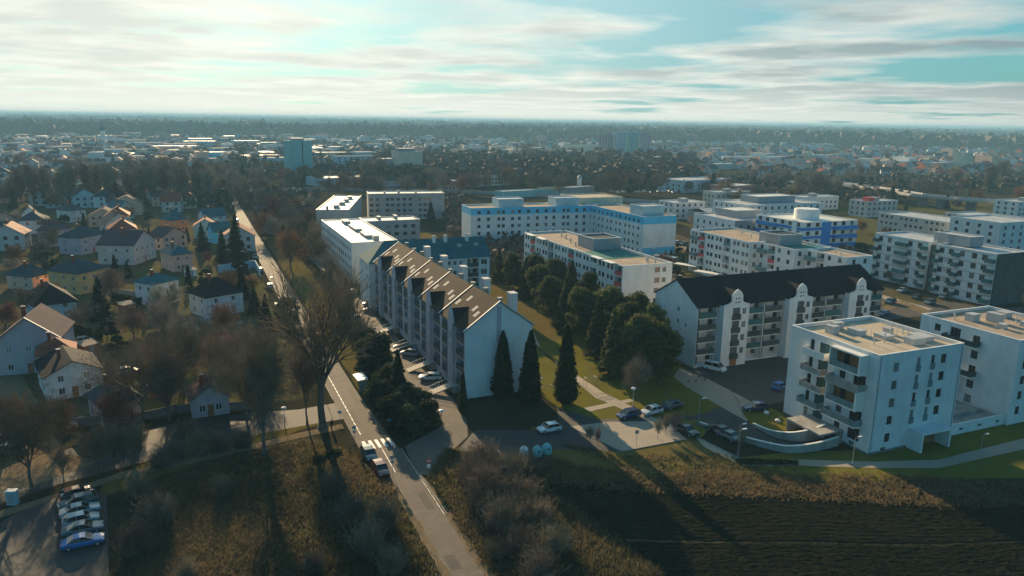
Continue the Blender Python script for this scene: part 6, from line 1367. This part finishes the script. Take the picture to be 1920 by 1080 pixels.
# entrance ramps before the brown-roofed block
for k in range(4):
    lab = ['nearest slatted pale entrance ramp before the brown roofed block', 'second nearest slatted pale entrance ramp on the lane', 'third slatted pale entrance ramp on the lane', 'farthest slatted pale entrance ramp on the lane'][k]
    Y0 = 121.9+14.2*k+3.4; o = thing('entrance_ramp', lab, 'ramp', (37.9, Y0, 0)); mb = MB(); mb.face([(0, 0, .15), (4.6, 0, 1.5), (4.6, 2.2, 1.5), (0, 2.2, .15)]); mb.face([(0, 0, 0), (4.6, 0, 1.3), (4.6, 0, 1.5), (0, 0, .15)]); mb.face([(0, 2.2, 0), (0, 2.2, .15), (4.6, 2.2, 1.5), (4.6, 2.2, 1.3)]); mb.obj('deck', M['paving'], o)
    mb = MB()
    for i in range(15): x = .25+i*.29; z = .15+x*.2935+.01; mb.box(x, .05, z, x+.08, 2.15, z+.05)
    mb.obj('slats', M['cream_trim'], o)
    for s_ in (0, 2.2):
        mb = MB()
        for i in range(8): x = .2+i*.6; z = .15+x*.2935; mb.tube((x, s_, z), (x, s_, z+.9), .025, .025, 5); mb.tube((x, s_, z+.9), (x, s_, z+1.0), .05, .05, 6, 0, True)
        mb.tube((.2, s_, 1.1), (4.4, s_, 2.35), .03, .03, 5); mb.obj('railing', M['cream_trim'], o)
    mb = MB(); mb.box(4.6, 0, 0, 5.7, 2.2, 1.5); mb.obj('landing', M['concrete'], o)
o = thing('bus_shelter', 'small bus shelter with a flat white roof beside the street', 'bus shelter', (*at(672, 737), 0), R(3)); mb = MB(); mb.face([(0, 0, 2.4), (1.9, 0, 2.6), (1.9, 4.0, 2.6), (0, 4.0, 2.4)]); mb.box(0, 0, 2.28, 1.9, 4.0, 2.38); mb.obj('roof', M['cream_trim'], o); mb = MB(); mb.box(1.8, .1, 0, 1.86, 3.9, 2.28); mb.box(.2, .1, 0, 1.8, .16, 2.28); mb.obj('back_panel', M['frosted_glass'], o)
mb = MB(); mb.box(1.2, .5, .4, 1.6, 3.2, .46); mb.box(1.3, .6, 0, 1.4, .7, .4); mb.box(1.3, 3.0, 0, 1.4, 3.1, .4); mb.obj('seat', M['wood'], o)
for i, q in enumerate([(1018, 745), (1100, 728)]):
    o = thing('climbing_frame', ['low metal playground frame near the middle cypress', 'metal playground frame on the lawn by the pines'][i], 'playground frame', (*at(*q), 0)); mb = MB()
    for x in (0, 2.2):
        for y in (0, 1.2): mb.tube((x, y, 0), (x, y, 1.9), .04, .04, 6)
        mb.tube((x, 0, 1.9), (x, 1.2, 1.9), .04, .04, 6)
    mb.obj('frame', M['steel'], o); mb = MB(); mb.tube((0, 0, 1.9), (2.2, 0, 1.9), .04, .04, 6); mb.tube((0, 1.2, 1.9), (2.2, 1.2, 1.9), .04, .04, 6); mb.tube((0, .6, 1.2), (2.2, .6, 1.2), .03, .03, 6); mb.obj('bar', M['steel'], o)
for i, q in enumerate([(1300, 703), (1311, 708), (1321, 714), (1291, 718), (1305, 717)]):
    o = thing('bollard', 'low dark bollard on the path beside the slate roofed row', 'bollard', (*at(*q), 0), 0, 'bollards by the slate roofed row'); mb = MB(); mb.lathe([(.12, 0), (.12, .55), (.08, .65), (.01, .68)], 10); mb.obj('post', M['dark_grey'], o)
for i, q in enumerate([(1437, 776), (1458, 791)]):
    o = thing('light_dome', ['small round skylight dome on the lawn, nearer the blue car', 'round skylight dome on the lawn, nearer the white cube block'][i], 'dome', (*at(*q), 0)); mb = MB(); mb.lathe([(.5, .02), (.5, .25)], 16); mb.obj('curb', M['concrete'], o); mb = MB(); mb.lathe([(.48, .25), (.4, .42), (.2, .52), (.01, .55)], 16); mb.obj('dome', M['cream_trim'], o)
for i, q in enumerate([(767, 790+66), (689+66, 858+60)]):
    pass
o = thing('transformer_cabinet', 'pale blue utility cabinet on the grass at the lower left edge', 'cabinet', (*at(25, 945), 0), R(-18)); mb = MB(); mb.box(-.6, -.35, 0, .6, .35, 1.9); mb.obj('body', M['pale_blue_render'], o); mb = MB(); mb.box(-.68, -.42, 1.9, .68, .42, 2.02); mb.obj('roof', M['cream_trim'], o); mb = MB(); mb.box(-.45, -.38, .2, .45, -.35, 1.7); mb.obj('door', M['grey_render'], o)
# walker beside the big trunk: one skinned body
def person(q, label, rz):
    X, Y = at(*q); me = bpy.data.meshes.new('body'); V = [(0, 0, .95), (0, 0, 1.2), (0, 0, 1.42), (0, 0, 1.52), (0, .02, 1.66), (0, .02, 1.74), (.19, 0, 1.40), (.24, .02, 1.12), (.23, .12, .88), (-.19, 0, 1.40), (-.24, -.02, 1.12), (-.23, .06, .88), (.10, 0, .90), (.11, .10, .50), (.11, .12, .09), (.11, .24, .05), (-.10, 0, .90), (-.11, -.06, .50), (-.11, -.16, .10), (-.11, -.05, .05)]
    E = [(0, 1), (1, 2), (2, 3), (3, 4), (4, 5), (2, 6), (6, 7), (7, 8), (2, 9), (9, 10), (10, 11), (0, 12), (12, 13), (13, 14), (14, 15), (0, 16), (16, 17), (17, 18), (18, 19)]
    rad = [.16, .15, .15, .06, .10, .085, .07, .05, .04, .07, .05, .04, .10, .07, .05, .04, .10, .07, .05, .04]; me.from_pydata(V, E, []); me.materials.append(M['cloth_dark']); o = put('person', me, None, (X, Y, .03), rz); sk = o.modifiers.new('s', 'SKIN'); ly = me.skin_vertices[0] if me.skin_vertices else None
    if ly is None:
        bpy.context.view_layer.objects.active = o; bpy.ops.mesh.customdata_skin_add() if hasattr(bpy.ops.mesh, 'customdata_skin_add') else None; ly = me.skin_vertices[0] if me.skin_vertices else None
    if ly:
        for i, r_ in enumerate(rad): ly.data[i].radius = (r_, r_)
        ly.data[0].use_root = True
    sb = o.modifiers.new('u', 'SUBSURF'); sb.levels = 1; sb.render_levels = 1; tag(o, label, 'person')
    mb = MB(); mb.lathe([(.075, 1.60), (.11, 1.66), (.115, 1.72), (.09, 1.79), (.01, 1.82)], 10, 0, (0, -.005, 0)); mb.obj('hair', M['rubber'], o)
person((622, 806), 'person in dark clothes standing on the verge right of the biggest tree trunk', R(200))

# ordinals tell members of the countable groups apart
ORD = 'nearest,second,third,fourth,fifth,sixth,seventh,eighth,ninth,tenth,eleventh,twelfth,thirteenth,fourteenth,fifteenth,sixteenth,seventeenth,eighteenth,nineteenth,twentieth'.split(',')
def ordinals(group, text, key=lambda o: o.location.y):
    L = sorted([o for o in COL.objects if o.get('group') == group and o.parent is None], key=key)
    for i, o in enumerate(L[:20]): o['label'] = text.format(ORD[i] if i else 'first')
ordinals('pines of the grove', 'olive green pine, {} from the near end of the grove between the gabled rows')
ordinals('bare bushes right of the narrow street', 'leafless grey brown bush, {} from the bottom edge in the thicket right of the street')
ordinals('bare bushes in the meadow', 'leafless bush in the rough meadow, {} from the bottom edge')
ordinals('evergreen bushes beside the street', 'dark evergreen bush, {} from the camera in the planting beside the street')
ordinals('bare trees in the row beside the street', 'bare tree, {} from the camera in the row between street and access lane')
ordinals('narrow bare trees by the railway', 'tall narrow bare tree, {} from the left along the railway', lambda o: o.location.x/o.location.y)
ordinals('saplings by the paving', 'thin young sapling, {} from the left around the pale paving', lambda o: o.location.x)
ordinals('bollards by the slate roofed row', 'low dark bollard, {} from the left beside the slate roofed row', lambda o: o.location.x)
ordinals('young bare trees behind the parked cars', 'thin young bare tree, {} from the left behind the parked cars', lambda o: o.location.x)
_by = {}
for o in COL.objects:
    if o.parent is None and o.get('category') and o.get('label'): _by.setdefault(o['label'], []).append(o)
for lab_, L in _by.items():
    if 1 < len(L) <= 20:
        L.sort(key=lambda o: o.location.x/max(1, o.location.y))
        for i, o in enumerate(L): o['label'] = f'{lab_}, {"leftmost" if i == 0 else ORD[i]+" from left"}'
for o in COL.objects:
    if o.get('label') and len(o['label'].split()) > 16: print('LONG', o.name, o['label'])
# ------------------------------------------------------------------ air
hm = bpy.data.materials.new('haze'); hm.use_nodes = True; hn = hm.node_tree; hn.nodes.clear(); t = NT(hn)
pv = t.n('ShaderNodeVolumePrincipled'); pv.inputs['Color'].default_value = (.36, .68, .92, 1); pv.inputs['Density'].default_value = .00020; pv.inputs['Anisotropy'].default_value = 0.0
out = t.n('ShaderNodeOutputMaterial'); t.l(pv.outputs[0], out.inputs['Volume'])
mb = MB(); mb.box(-33000, -33000, -2, 33000, 33000, 66); hz_ = mb.obj('haze', hm); hz_['kind'] = 'stuff'
